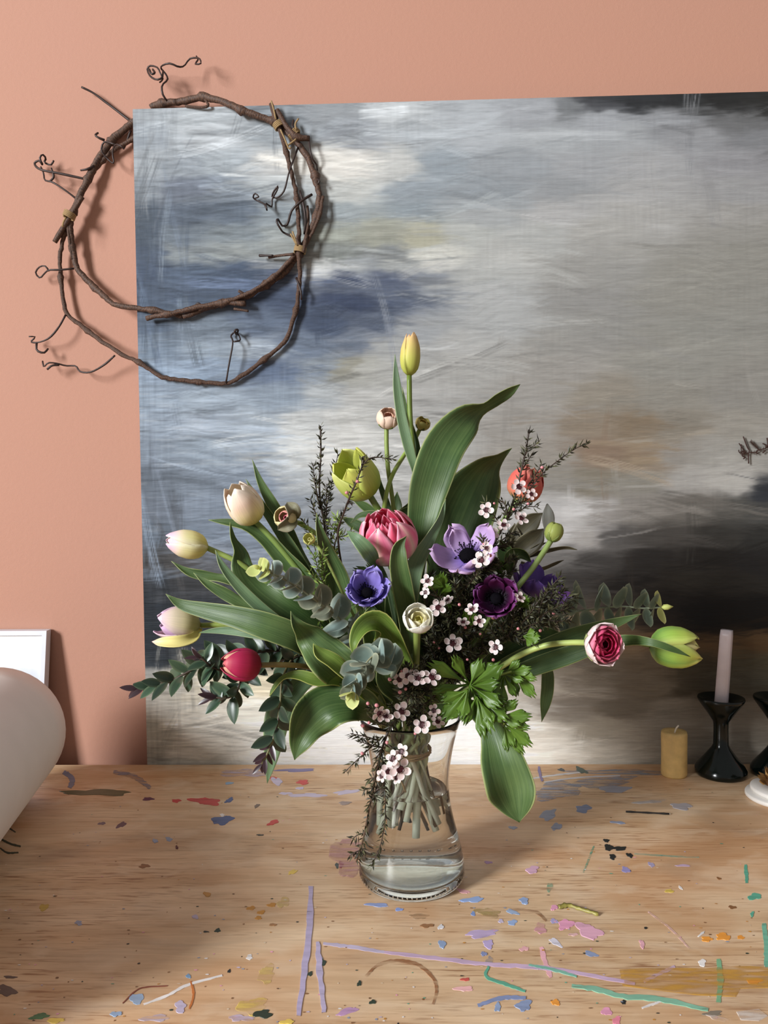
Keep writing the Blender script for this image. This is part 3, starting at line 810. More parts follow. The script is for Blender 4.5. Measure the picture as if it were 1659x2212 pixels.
    v = [(PX0, PY, PZ0), (PX1, PY, PZ0), (PX1, PY, zt1), (PX0, PY, PZ1), (PX0, PB, PZ0), (PX1, PB, PZ0), (PX1, PB, zt1), (PX0, PB, PZ1)]
    f = [(0, 3, 2, 1), (4, 5, 6, 7), (0, 1, 5, 4), (1, 2, 6, 5), (2, 3, 7, 6), (3, 0, 4, 7)]
    MB().add(v, f).build('board', plain('board_edge', (170, 168, 165), .7, .25, 60), root, smooth=False)
build_painting()

# ------------------------------------------------------------------ framed picture and roll of paper at the left
fr = thing('framed_picture', 'small white-framed watercolour leaning on the pink wall behind the paper roll', 'picture', (at(40, 1500, WY - .03).x, WY - 0.05, 0.0))
def leanbox(x0, x1, z0, z1, y0, y1):
    """box leaning back: the foot stands off the wall"""
    v, f = box(x0, x1, y0, y1, z0, z1)
    return [(x, y + WY - 0.036 - 0.0 * z + 0.036 * (z / FZ), z) for x, y, z in v], f
FX1 = at(105, 1362, WY - .012).x; FZ = at(60, 1361, WY - .012).z; FX0 = FX1 - 0.24
M_frame = plain('silver_white_frame', (214, 216, 226), .35, .03, 40)
bw = 0.008
for x0, x1, z0, z1 in ((FX0, FX0 + bw, 0.0, FZ), (FX1 - bw, FX1, 0.0, FZ), (FX0 + bw, FX1 - bw, 0.0, bw), (FX0 + bw, FX1 - bw, FZ - bw, FZ)):
    v, f = leanbox(x0, x1, z0, z1, -0.020, -0.003)
    MB().add(v, f).build('frame_bar', M_frame, fr, smooth=False)
def wc_mat():
    m, nt, b = new_mat('pale_watercolour')
    tc = node(nt, 'ShaderNodeTexCoord'); sp = node(nt, 'ShaderNodeSeparateXYZ'); nt.links.new(tc.outputs['Object'], sp.inputs[0])
    n = node(nt, 'ShaderNodeTexNoise'); n.inputs['Scale'].default_value = 18; n.inputs['Detail'].default_value = 5
    nt.links.new(tc.outputs['Object'], n.inputs['Vector'])
    ad = node(nt, 'ShaderNodeMath', operation='MULTIPLY_ADD'); ad.inputs[1].default_value = 0.05
    nt.links.new(n.outputs['Fac'], ad.inputs[0]); nt.links.new(sp.outputs['Z'], ad.inputs[2])
    mr = node(nt, 'ShaderNodeMapRange'); mr.inputs['From Min'].default_value = FZ * .70; mr.inputs['From Max'].default_value = FZ * .96
    nt.links.new(ad.outputs[0], mr.inputs['Value'])
    r = node(nt, 'ShaderNodeValToRGB'); e = r.color_ramp.elements
    e[0].position = 0; e[0].color = lin((190, 196, 206)) + (1,); e[1].position = .45; e[1].color = lin((214, 220, 228)) + (1,)
    x = e.new(.55); x.color = lin((246, 248, 248)) + (1,)
    nt.links.new(mr.outputs['Result'], r.inputs['Fac']); nt.links.new(r.outputs['Color'], b.inputs['Base Color']); set_in(b, Roughness=.3)
    return m
v, f = leanbox(FX0 + bw, FX1 - bw, bw, FZ - bw, -0.013, -0.006)
MB().add(v, f).build('picture_sheet', wc_mat(), fr, smooth=False)

def build_roll():
    cb = onz(-4, 1727, 0.0)                      # where the far end of the roll touches the table
    R = 145 * mpp(at(0, 1580, cb.y)) 
    ax = Vector((math.sin(math.radians(11)), -math.cos(math.radians(11)), 0))   # towards the camera
    side = Vector((ax.y, -ax.x, 0)) * -1
    L = 0.62
    root = thing('paper_roll', 'big loose roll of white paper lying on the table', 'paper roll', tuple(cb + ax * L / 2))
    v, f = [], []
    n, k = 96, 12
    turns = 2.0
    for i in range(n + 1):
        a = -math.pi / 2 + 2 * math.pi * turns * i / n
        r = (R - 0.0006) * (1 - 0.030 * (n - i) / n)
        for j in range(k + 1):
            c = cb + ax * (L * j / k) + Vector((0, 0, R + 0.0004))
            v.append(c + side * (r * math.cos(a)) + Vector((0, 0, r * math.sin(a))))
    f = [(i * (k + 1) + j, (i + 1) * (k + 1) + j, (i + 1) * (k + 1) + j + 1, i * (k + 1) + j + 1) for i in range(n) for j in range(k)]
    MB().add(v, f).build('paper_sheet', plain('white_paper', (240, 236, 232), .75, .03, 14, bump=.05), root, solid=0.0004)
build_roll()

# ------------------------------------------------------------------ candles, candlesticks, plates at the right
M_glaze = plain('dark_green_glaze', (7, 16, 14), .16, .35, 30, spec=.42, coat=.0)
M_wax = plain('greyish_lilac_wax', (214, 202, 206), .32, .05, 50, sss=.3)
M_bees = plain('beeswax', (216, 182, 118), .5, .12, 70, bump=.25, sss=.15)
M_wick = plain('cotton_wick', (232, 222, 206), .9)
M_stone = plain('white_stone', (230, 226, 220), .5, .05, 25, bump=.12)

def candlestick(px, py, label):
    c = onz(px, py, 0.0); s = mpp(c)
    root = thing('candlestick', label, 'candlestick', tuple(c), 'dark green candlesticks at the painting foot')
    H = 0.128; rb, rs, rc = 53 * s, 15.5 * s, 48 * s
    prof = [(rb * .94, 0), (rb, .004), (rb * .995, .009), (rb * .9, .016), (rb * .62, .030), (rs * 1.25, .044), (rs * 1.02, .050), (rs * .98, .075), (rs * 1.0, .084), (rs * 1.08, .089), (rc * .58, .102), (rc * .96, .122), (rc, .126), (rc * .98, .1285), (rc * .9, .1285), (rc * .55, .122), (.013, .120)]
    MB().add(*lathe([(rs * .2, .0)] + prof + [(.0122, .112), (0.0005, .112)], 64, tuple(c))).build('stand', M_glaze, root)
    return c, s
c1, s1 = candlestick(1557, 1672, 'dark green glazed candlestick holding a broken pale candle beside the beeswax pillar')
c2, s2 = candlestick(1678, 1672, 'dark green glazed candlestick holding a grey wax stub behind the white plates')
def square_candle(c, base_z, top, w, label, name='taper_candle', broken=False):
    base = Vector((c.x, c.y, base_z))
    root = thing(name, label, 'candle', tuple(base))
    mb = MB(); rows = 14; seg = 24; v = []
    t = (top - base).normalized(); x = Vector((1, 0, 0)); x = (x - t * x.dot(t)).normalized(); y = t.cross(x)
    for i in range(rows):
        q = i / (rows - 1); r = w * (1.0 if i < rows - 1 else .94) * (1 - .06 * q)
        p = base.lerp(top, q)
        for k in range(seg):
            a = 2 * math.pi * (k + .5) / seg
            sq = 1 / max(abs(math.cos(a + .6)), abs(math.sin(a + .6))) ** .72
            v.append(p + x * (r * sq * .86 * math.cos(a)) + y * (r * sq * .86 * math.sin(a)))
    f = [(i * seg + k, i * seg + (k + 1) % seg, (i + 1) * seg + (k + 1) % seg, (i + 1) * seg + k) for i in range(rows - 1) for k in range(seg)]
    f += [tuple(range(seg - 1, -1, -1)), tuple((rows - 1) * seg + k for k in range(seg))]
    mb.add(v, f).build('wax_body', M_wax, root)
    return root, top, t
ctop = at(1570, 1361, c1.y)
_, tp, td = square_candle(c1, 0.1125, ctop, 15.5 * s1 * .98, 'pale lilac-white taper candle leaning in the candlestick, its top broken flat')
square_candle(c2, 0.1125, Vector((c2.x + .002, c2.y, .1375)), 16 * s2, 'short grey wax stub left in the second candlestick', 'candle_stub')

pc = onz(1456, 1674, 0.0); sp_ = mpp(pc)
root = thing('pillar_candle', 'short tan beeswax pillar candle standing on the table by the painting', 'candle', tuple(pc))
R = 27 * sp_; Hh = 0.073
wob = lambda a, i: 1 + .03 * math.sin(2 * a + .6) + .008 * math.sin(5 * a + i)
MB().add(*lathe([(R * .5, 0.0), (R * .95, 0.0), (R, .003), (R * .985, Hh * .5), (R, Hh - .004), (R * .96, Hh), (R * .6, Hh - .0005), (R * .2, Hh - .0025), (.0008, Hh - .003)], 40, tuple(pc), wob)).build('wax_body', M_bees, root)
w0 = pc + Vector((0.001, 0, Hh - .003))
MB().add(*tube(catmull([tuple(w0), tuple(w0 + Vector((.002, 0, .007))), tuple(w0 + Vector((.006, -.001, .013)))], 6), [.0012, .0013, .0013, .0013, .0014, .0012], 6)).build('wick', M_wick, root)

def plate(cx, cy, z, R, th, label, seed):
    root = thing('stone_coaster', label, 'coaster', (cx, cy, z), 'white stone coasters')
    r_ = random.Random(seed); ph = r_.uniform(0, 6)
    wob = lambda a, i: 1 + .025 * math.sin(2 * a + ph) + .012 * math.sin(3 * a + ph * 2)
    MB().add(*lathe([(R * .3, 0), (R * .95, 0), (R, th * .3), (R, th * .75), (R * .975, th), (R * .5, th), (.0005, th)], 56, (cx, cy, z), wob)).build('disc', M_stone, root)
e = onz(1613, 1724, 0); s_ = mpp(e)
plate(e.x + .050, e.y, 0.0, .049, .0075, 'lower of two stacked white stone coasters under the dried flower', 1)
plate(e.x + .054, e.y + .002, 0.0074, .044, .0075, 'upper white stone coaster carrying a dried brown flower head', 5)
fc = Vector((e.x + .044, e.y + .006, .0148))
root = thing('dried_flower', 'papery brown dried flower head lying on the white coasters', 'dried flower', tuple(fc))
mb = MB()
r_ = random.Random(4)
for k in range(90):
    a = r_.uniform(0, 6.283); el = r_.uniform(-.05, 1.4); L = r_.uniform(.010, .017)
    d = Vector((math.cos(a) * math.cos(el), math.sin(a) * math.cos(el), math.sin(el)))
    b0 = fc + Vector((0, 0, .004)) + d * .010; sd = d.orthogonal().normalized() * .0035
    tipp = b0 + d * L + Vector((0, 0, .002))
    cc = mixc(lin((96, 62, 30)), lin((196, 150, 84)), r_.random())
    if min(b0.z, tipp.z) < fc.z + .0005: tipp.z = fc.z + .0012; b0.z = max(b0.z, fc.z + .0008)
    mid = b0.lerp(tipp, .55)
    mb.add([b0, mid + sd, tipp, mid - sd], [(0, 1, 2), (0, 2, 3)], [cc] * 4)
o = mb.build('bracts', attr_mat('dry_bract', .7, .1), root, smooth=False); o['kind'] = 'stuff'
MB().add(*lathe([(.004, 0.0), (.012, .003), (.013, .010), (.008, .016), (.0005, .018)], 16, tuple(fc))).build('seed_head', plain('seed_brown', (88, 56, 28), .8, .3, 200), root)

# ================================================================== WREATH
def bark_mat(name, rgb, rgb2):
    m, nt, b = new_mat(name)
    tc = node(nt, 'ShaderNodeTexCoord'); mp = node(nt, 'ShaderNodeMapping'); mp.inputs['Scale'].default_value = (7, 26, 1)
    n = node(nt, 'ShaderNodeTexNoise'); n.inputs['Scale'].default_value = 1; n.inputs['Detail'].default_value = 5
    nt.links.new(tc.outputs['UV'], mp.inputs['Vector']); nt.links.new(mp.outputs['Vector'], n.inputs['Vector'])
    r = node(nt, 'ShaderNodeValToRGB'); r.color_ramp.elements[0].position = .35; r.color_ramp.elements[1].position = .7
    r.color_ramp.elements[0].color = lin(rgb) + (1,); r.color_ramp.elements[1].color = lin(rgb2) + (1,)
    nt.links.new(n.outputs['Fac'], r.inputs['Fac']); nt.links.new(r.outputs['Color'], b.inputs['Base Color'])
    set_in(b, Roughness=.65); add_bump(nt, b, n.outputs['Fac'], .6, .002)
    return m
M_bark = bark_mat('vine_bark', (54, 36, 28), (104, 74, 56))
M_tend = plain('dark_tendril', (46, 30, 26), .5, .2, 200)
M_twine = plain('jute_twine', (152, 126, 88), .9, .25, 900, bump=.5)
wrng = random.Random(5)
wreath = thing('vine_wreath', 'loose hoop wreath of brown grapevine canes hooked over the painting corner', 'wreath', tuple(at(400, 500, WY - .03)))
def cane(path, r_px, name='vine_cane', taper=1.0, knots=True, dens=14):
    path = [(x, y, (Y if x > 240 or Y > -.012 else min(Y * .62, -.0085))) for x, y, Y in path]
    P = [tuple(at(x, y, Y + WY)) for x, y, Y in path]
    L = sum((Vector(P[i + 1]) - Vector(P[i])).length for i in range(len(P) - 1))
    n = max(8, int(L / 0.006))
    C = catmull(P, n)
    if knots:                      # canes run nearly straight between their nodes and kink at them
        A_ = np.array(P); dd = np.maximum(np.linalg.norm(np.diff(A_, axis=0), axis=1) ** .5, 1e-4); T = np.concatenate([[0], np.cumsum(dd)])
        ts = np.linspace(0, T[-1], n)
        Ln = np.stack([np.interp(ts, T, A_[:, k]) for k in range(3)], 1)
        C = C * .5 + Ln * .5
    s = mpp(P[0]) * (1.3 if r_px < 2.3 else 1.08); rr = []
    ph = wrng.uniform(0, 6)
    kn = [T[k] / T[-1] for k in range(1, len(P) - 1, 2)] if knots else []
    for i in range(n):
        q = i / (n - 1)
        r = r_px * s * (1 + (taper - 1) * q) * (1 + .07 * math.sin(i * .9 + ph) + wrng.uniform(-.05, .05))
        for k in kn:
            r += r_px * s * .6 * math.exp(-((q - k) * L / .0055) ** 2)
        rr.append(r)
    if knots:
        jit = 0.0009
        C = [c + np.array([wrng.uniform(-jit, jit), 0, wrng.uniform(-jit, jit)]) for c in C]
    for i in range(n):                 # bark presses against wall and board, never into them
        x_, y_, z_ = C[i]
        rr[i] = min(rr[i], max(.0012, WY - y_ - .0002))
        if y_ > PB and x_ > PX0 - .012 and z_ < PZ1 + .012: rr[i] = min(rr[i], max(.0012, y_ - PB - .0002))
    v, f, c, u = tube(C, rr, 10 if r_px > 3 else 6)
    u = [(a, b_ * L / .06) for a, b_ in u]
    return MB().add(v, f, c, u).build(name, M_bark if r_px > 2.2 else M_tend, wreath)
F1, W1 = -0.043, -0.030
cane([(326, 232, -.009), (350, 224, -.014), (400, 218, -.022), (437, 209, -.030), (480, 219, -.043), (520, 238, -.047), (560, 252, F1 - .002), (592, 262, F1), (612, 278, F1), (634, 298, F1), (662, 335, F1), (681, 382, F1), (690, 425, F1), (684, 468, F1), (666, 508, F1), (646, 550, F1), (612, 592, F1), (575, 615, F1), (535, 640, F1 - .001), (480, 655, F1), (440, 668, F1), (396, 684, F1 - .002)], 6.8, taper=.8)
cane([(585, 225, F1 - .004), (594, 250, F1 - .009), (606, 282, F1 - .008), (618, 330, F1 - .003), (633, 385, F1), (642, 430, F1), (645, 490, F1 - .003), (646, 545, F1 - .008), (648, 600, F1 - .003), (640, 668, F1), (617, 735, F1), (570, 778, F1), (495, 828, F1), (430, 825, F1), (352, 815, F1), (300, 783, F1), (250, 758, -.038), (190, 715, -.033), (143, 676, -.028), (131, 600, -.024), (130, 550, -.024), (139, 505, -.028), (150, 468, -.034), (168, 438, -.036)], 4.4, taper=1.0)
cane([(396, 684, F1), (330, 670, -.042), (250, 659, -.038), (205, 622, -.034), (167, 580, -.032), (156, 535, -.032), (152, 490, -.033), (158, 458, -.034), (172, 425, -.034), (190, 388, -.030), (212, 345, -.024), (240, 305, -.016), (270, 278, -.0095), (300, 255, -.0085)], 5.0, taper=1.5)
cane([(316, 687, F1 - .004), (360, 679, F1 - .009), (430, 663, F1 - .009), (480, 654, F1 - .008), (530, 655, F1 - .008)], 5, taper=1.1)
cane([(430, 668, F1 - .005), (490, 652, F1 - .010), (540, 632, F1 - .010), (590, 600, F1 - .009), (625, 565, F1 - .009), (640, 548, F1 - .007)], 4.2)
cane([(190, 388, -.022), (222, 345, -.018), (250, 322, -.012), (288, 300, -.0075), (320, 285, -.0075)], 4.2)
cane([(178, 425, -.043), (150, 470, -.044), (118, 523, -.036)], 5.2, knots=False)
cane([(697, 424, F1 - .004), (692, 460, F1 - .009), (676, 500, F1 - .010), (655, 540, F1 - .009)], 3.2)
cane([(664, 445, F1 + .003), (666, 480, F1 - .003), (660, 515, F1 - .012)], 3.0, knots=False)
cane([(662, 508, F1 - .013), (655, 545, F1 - .014)], 4, knots=False)
cane([(668, 300, F1 - .006), (640, 296, F1 - .011), (605, 252, F1 - .013), (598, 238, F1 - .012)], 5.5)
cane([(145, 480, -.039), (150, 520, -.040), (156, 560, -.038)], 3, knots=False)
cane([(580, 556, F1), (605, 552, F1 - .004), (634, 549, F1 - .012)], 2.8, 'vine_stub', knots=False)
cane([(515, 628, F1 - .010), (532, 639, F1 - .007)], 3, 'vine_stub', knots=False)
cane([(537, 672, F1 - .010), (505, 667, F1 - .010)], 2.5, 'vine_stub', knots=False)
cane([(437, 209, -.030), (450, 228, -.041), (440, 232, -.041), (400, 229, -.037)], 2.6, 'vine_stub', knots=False)
T_ = [
 [(361, 218), (352, 205), (350, 185), (362, 172), (358, 160), (348, 148), (350, 142), (367, 137), (385, 144), (397, 143), (410, 127), (424, 125), (432, 128), (434, 137), (422, 138), (428, 128), (424, 121)],
 [(352, 152), (350, 168), (340, 172), (325, 165), (318, 150), (322, 143), (340, 146), (347, 160), (352, 170), (345, 178)],
 [(322, 150), (328, 160), (334, 158), (330, 150)],
 [(285, 264), (230, 222), (200, 200), (176, 188)],
 [(190, 388), (130, 375), (90, 367), (78, 360), (75, 352), (84, 347), (92, 356), (86, 342), (92, 334), (99, 342), (96, 350), (110, 356), (116, 347)],
 [(168, 432), (142, 412), (112, 393), (97, 389), (94, 374), (88, 360)], [(108, 392), (116, 382), (111, 363)],
 [(226, 303), (214, 298), (206, 292), (212, 287)],
 [(248, 312), (225, 307), (219, 325), (234, 345), (246, 352), (243, 330), (250, 312), (264, 318), (268, 322)],
 [(282, 282), (276, 300), (268, 320)], [(203, 358), (190, 365), (174, 368)],
 [(160, 580), (130, 583), (104, 584), (95, 592), (86, 600), (77, 590), (85, 577), (98, 575), (106, 586)],
 [(142, 680), (126, 708), (105, 731), (80, 740), (67, 738), (76, 728), (62, 727)], [(79, 741), (80, 757), (95, 762), (104, 753)],
 [(248, 768), (225, 788), (195, 804), (172, 802), (164, 791), (142, 790), (122, 785), (104, 784), (95, 792), (92, 780)],
 [(128, 788), (112, 790), (102, 798)],
 [(488, 828), (495, 785), (503, 737), (499, 725), (509, 717), (519, 735), (505, 738)], [(511, 722), (507, 714), (514, 712), (512, 722)],
 [(644, 318), (625, 370), (612, 415), (598, 427), (588, 425), (592, 413), (601, 402), (598, 412), (588, 430), (587, 447), (574, 439), (577, 454), (570, 440), (555, 433), (547, 427), (551, 418), (559, 425), (552, 428)],
 [(674, 420), (650, 435), (630, 455), (620, 485), (610, 488), (600, 473), (598, 480), (607, 496), (612, 502), (634, 512)],
 [(667, 296), (671, 330), (676, 345), (684, 356), (685, 377), (681, 380)], [(648, 412), (657, 450), (660, 480), (657, 506)],
 [(684, 386), (690, 392), (686, 398)], [(634, 260), (632, 275), (640, 290)], [(560, 552), (590, 552)],
 [(640, 600), (650, 630), (651, 648)], [(420, 665), (428, 655), (440, 664)],
]
for i, t in enumerate(T_):
    over = t[0][0] > 300 and t[0][1] > 232
    P = []
    n = len(t)
    for k, (x, y) in enumerate(t):
        Y = (F1 - .003 - .007 * math.sin(k * 1.3)) if over else (W1 - .004 - .008 * math.sin(k * 1.1) * (k > 0))
        if i == 3: Y = -.009 - .006 * k
        if i == 9: Y = -.008
        P.append((x, y, Y))
    cane(P, 2.1 if n < 6 or i in (3, 4, 19) else 1.7, 'tendril', taper=.75, knots=False)
def tie(px, py, Y, w, ang, turns=4, tails=()):
    Y = Y + WY; c = at(px, py, Y); s = mpp(c); mb = MB()
    ax = Vector((math.cos(math.radians(ang)), 0, math.sin(math.radians(ang)))); sd = Vector((-ax.z, 0, ax.x)); dp = Vector((0, 1, 0))
    pts = []
    for k in range(turns * 12):
        a = 2 * math.pi * k / 12
        pts.append(c + ax * ((k / (turns * 12) - .5) * 13 * s) + sd * (w * s * math.cos(a)) + dp * (.0095 * math.sin(a)))
    mb.add(*tube(pts, 1.9 * s, 6))
    for t in tails:
        mb.add(*tube(catmull([tuple(at(x, y, Y - .011)) for x, y in t], 8), 2.0 * s, 5))
    mb.build('twine_tie', M_twine, wreath)
tie(150, 465, -.036, 12, 65, tails=[[(142, 470), (137, 480), (135, 490)]])
tie(603, 270, F1 - .006, 12, -60, tails=[[(596, 258), (591, 235), (586, 218)], [(606, 280), (615, 300), (625, 322), (628, 318)]])
tie(636, 290, F1 - .005, 13, -40, tails=[[(640, 280), (638, 268), (645, 256)], [(640, 300), (630, 308), (620, 315)]])
tie(648, 540, F1 - .008, 12, 80, tails=[[(642, 530), (636, 512), (632, 500)], [(640, 528), (628, 505)]])

# dried sprig stuck to the painting at the right
spr = thing('dried_sprig', 'tiny dark brown dried conifer sprig fixed to the painting', 'sprig', tuple(at(1630, 975, PY - .004)))
mb = MB(); nl = MB()
SY = PY - .0055
def zp(x, y): return (1570 + x / 18.64, 920 + y / 18.64)
for path, r in (([(880, 1520), (870, 1120), (900, 1000), (820, 850), (660, 430)], 1.4), ([(870, 1060), (1150, 1060), (1300, 970), (1560, 900), (1750, 780)], 1.2), ([(1290, 960), (1160, 830), (1040, 720), (960, 640)], 1.0),
                ([(760, 1080), (600, 860), (490, 700)], 1.2), ([(600, 1080), (575, 900), (580, 740)], 1.1), ([(560, 1120), (480, 1020), (490, 960)], 1.1), ([(880, 1110), (620, 1120), (600, 1060), (760, 1060)], 1.1),
                ([(600, 1120), (640, 1220), (740, 1270), (660, 1330)], 1.3), ([(1640, 480), (1660, 760), (1570, 840)], 2.4), ([(1440, 710), (1560, 760), (1600, 860)], 1.3), ([(1150, 1060), (1270, 1110)], 1.3), ([(1440, 1090), (1560, 990)], 1.5)):
    P = [tuple(at(*zp(x, y), SY)) for x, y in path]
    C = catmull(P, 12)
    mb.add(*tube(C, r * mpp(P[0]), 5))
    if r < 1.3 and len(path) > 3:
        for i in range(2, 12):
            for sgn in (-1, 1):
                t = Vector(C[i] - C[i - 1]).normalized(); nrm = Vector((-t.z, 0, t.x)) * sgn
                e_ = Vector(C[i]) + (nrm * .8 + t * .6) * .0042
                nl.add(*tube([Vector(C[i]), e_ + Vector((0, -.001, 0))], [.0006, .0003], 4))
mb.build('twig', plain('rust_twig', (52, 26, 18), .7), spr)
o = nl.build('needles', plain('rust_needle', (58, 34, 20), .7), spr); o['kind'] = 'stuff'

# ================================================================== VASE AND BOUQUET
VX, VY = 0.003, -0.383
def B(px, py, dy=0.0):
    return at(px, py, VY + dy)
def vase():
    root = thing('glass_vase', 'clear waisted glass vase holding the spring bouquet', 'vase', (VX, VY, 0.0))
    out = [(.030, .0015), (.056, 0.0), (.0615, .0012), (.0645, .006), (.0650, .014), (.0645, .022), (.0615, .038), (.0570, .056), (.0520, .076), (.0485, .095), (.0470, .112), (.0475, .130), (.0500, .150), (.0545, .172), (.0590, .188), (.0618, .1975)]
    rim = [(.0622, .1995), (.0615, .2008), (.0600, .2008), (.0588, .1996)]
    inn = [(.0562, .186), (.0518, .171), (.0473, .150), (.0448, .130), (.0443, .112), (.0458, .095), (.0492, .076), (.0540, .056), (.0583, .038), (.0605, .024), (.0595, .016), (.0540, .011), (.030, .0100), (.0004, .0100)]
    def res(p, n):
        C = catmull([(a, b_, 0) for a, b_ in p], n); return [(c[0], c[1]) for c in C]
    prof = [(.0004, .0015)] + res(out, 48) + rim + res(inn, 44)
    m, nt, b = new_mat('clear_glass')
    set_in(b, Roughness=0.0, IOR=1.46); b.inputs['Base Color'].default_value = (.97, .985, .98, 1); b.inputs['Transmission Weight'].default_value = 1.0
    MB().add(*lathe(prof, 96, (VX, VY, 0))).build('glass_body', m, root)
    ring = MB()
    for k in range(72):
        a = 2 * math.pi * k / 72; c = (VX + .0644 * math.cos(a), VY + .0644 * math.sin(a), .0070)
        v, f = [], []
        for j in range(5):
            th = math.pi * j / 4
            for i in range(6):
                ph = 2 * math.pi * i / 6
                v.append((c[0] + .0010 * math.sin(th) * math.cos(ph), c[1] + .0010 * math.sin(th) * math.sin(ph), c[2] + .0016 * math.cos(th)))
        f = [(j * 6 + i, j * 6 + (i + 1) % 6, (j + 1) * 6 + (i + 1) % 6, (j + 1) * 6 + i) for j in range(4) for i in range(6)]
        ring.add(v, f)
    o = ring.build('beaded_foot', m, root); o['kind'] = 'stuff'
    # water: overlaps the inner wall by a hair so the two surfaces read as one
    W = 0.112
    ip = [p for p in res(inn, 60) if p[1] < W][::-1]
    ip = [(r + .0003 if r > .002 else r, z - .0003) for r, z in ip]
    rW = [r for r, z in ip][-1]
    wm, nt, b = new_mat('water')
    set_in(b, Roughness=0.0, IOR=1.333); b.inputs['Base Color'].default_value = (.95, .97, .95, 1); b.inputs['Transmission Weight'].default_value = 1.0
    wv = MB().add(*lathe(ip + [(rW, W), (rW - .0015, W - .0012), (.0004, W - .0014)], 96, (VX, VY, 0)))
    tag(wv.build('water', wm), 'clear water half filling the glass vase', 'water')
vase()

M_petal = attr_mat('petal', .48, .18, .09, streak=True, spec=.3)
M_stem = attr_mat('green_stem', .4, .08, .10, 90, spec=.45)
M_leaf = leaf_mat('tulip_leaf', (66, 92, 50), (96, 120, 70), (182, 190, 128))
M_leafd = leaf_mat('plain_tulip_leaf', (60, 86, 44), (90, 114, 64), (172, 182, 118))
M_leafg = leaf_mat('grey_green_leaf', (96, 124, 90), (124, 150, 110), (186, 198, 150))
M_leafy = leaf_mat('yellow_green_leaf', (96, 122, 48), (122, 146, 66), (206, 206, 120))
M_leafbr = leaf_mat('bright_lobed_leaf', (72, 102, 30), (104, 136, 48), (126, 150, 66), .38, .25, 6)
M_euc = attr_mat('eucalyptus_leaf', .55, .15, .10, 60, spec=.3)
M_hebe = attr_mat('glossy_hebe_leaf', .32, .06, .12, 80, spec=.5)
M_dry = attr_mat('dry_leaf', .7, .15, .2, 150)
M_needle = attr_mat('needle_leaf', .5, .1, .2, 200)
M_wood_twig = plain('dark_twig', (62, 48, 40), .7, .25, 300)

srng2 = random.Random(11)
STEMS = []                          # sampled runs of the stems already standing in the vase: points, radius
def in_vase(pts, r):
    """lower run of a stem over the rim, through the tie and down to its cut end in the water,
    threaded where it keeps clear of the stems already there"""
    p = pts[-1]
    d = Vector((p.x - VX, p.y - VY, 0))
    if d.length > 1e-4:
        d.normalize()
    sd = Vector((-d.y, d.x, 0))
    best, bs = None, -1e9
    old = np.concatenate([a for a, _ in STEMS]) if STEMS else None
    orad = np.concatenate([np.full(len(a), b_) for a, b_ in STEMS]) if STEMS else None
    for k in range(330):
        mouth = Vector((VX, VY, .204)) + d * srng2.uniform(.006, .046) + sd * srng2.uniform(-.024, .024)
        a = srng2.uniform(0, 6.283); rb = .0245 * math.sqrt(srng2.random())
        bind = Vector((VX - .004 + rb * math.cos(a), VY + rb * math.sin(a), .158 + srng2.uniform(-.006, .006)))
        e = Vector((-d.x, -d.y, 0)) * srng2.uniform(.004, .032) + sd * srng2.uniform(-.018, .018) + Vector((srng2.uniform(-.008, .018), 0, 0))
        if e.length > .033: e = e.normalized() * .033
        end = Vector((VX, VY, 0)) + e + Vector((0, 0, srng2.uniform(.056, .094)))
        low = [mouth, bind, bind.lerp(end, .5) + Vector((0, 0, .003)), end]
        C = catmull([tuple(v) for v in pts + low], 90)
        C = C[C[:, 2] < .33]
        rad = np.hypot(C[:, 0] - VX, C[:, 1] - VY)
        ins = C[:, 2] < .199
        lim = np.interp(C[:, 2], [.05, .076, .095, .112, .13, .15, .171, .186, .2], [.052, .049, .0455, .044, .0445, .047, .0515, .056, .058]) - r - .0006
        wall = max(0.0, float((rad - lim)[ins].max())) if ins.any() else 0.0
        if old is None:
            best, bs = (low, C), 0; break
        dist = np.sqrt(((C[:, None, :] - old[None, :, :]) ** 2).sum(-1)) - orad[None, :] - r
        sc_ = min(.0006, float(dist.min())) * 10 - float(np.clip(.0003 - dist.min(1), 0, 1).sum()) * .5 - wall * 40
        if sc_ > bs:
            best, bs = (low, C), sc_
            if dist.min() > .0004 and wall == 0: break
    STEMS.append((best[1], r))
    return best[0]

def stem(root_maker, path, r_px, rgb, rgb_low=(232, 236, 214), mat=None, name='stem', r_low=None, nseg=8):
    pts = [B(*p) for p in path]
    s = mpp(pts[0]); r_low = r_low or r_px * 1.02
    low = in_vase(pts, max(r_px, r_low) * s)
    root = root_maker(low[-1])
    P = pts + low
    n = 60
    C = catmull([tuple(p) for p in P], n)
    rr = [(r_px + (r_low - r_px) * i / (n - 1)) * s for i in range(n)]
    c1, c0 = lin(rgb), lin(rgb_low)
    cols = [mixc(c0, c1, sstep(.10, .20, c[2])) for c in C]
    v, f, c, u = tube(C, rr, nseg, cols)
    MB().add(v, f, c, u).build(name, mat or M_stem, root)
    return root

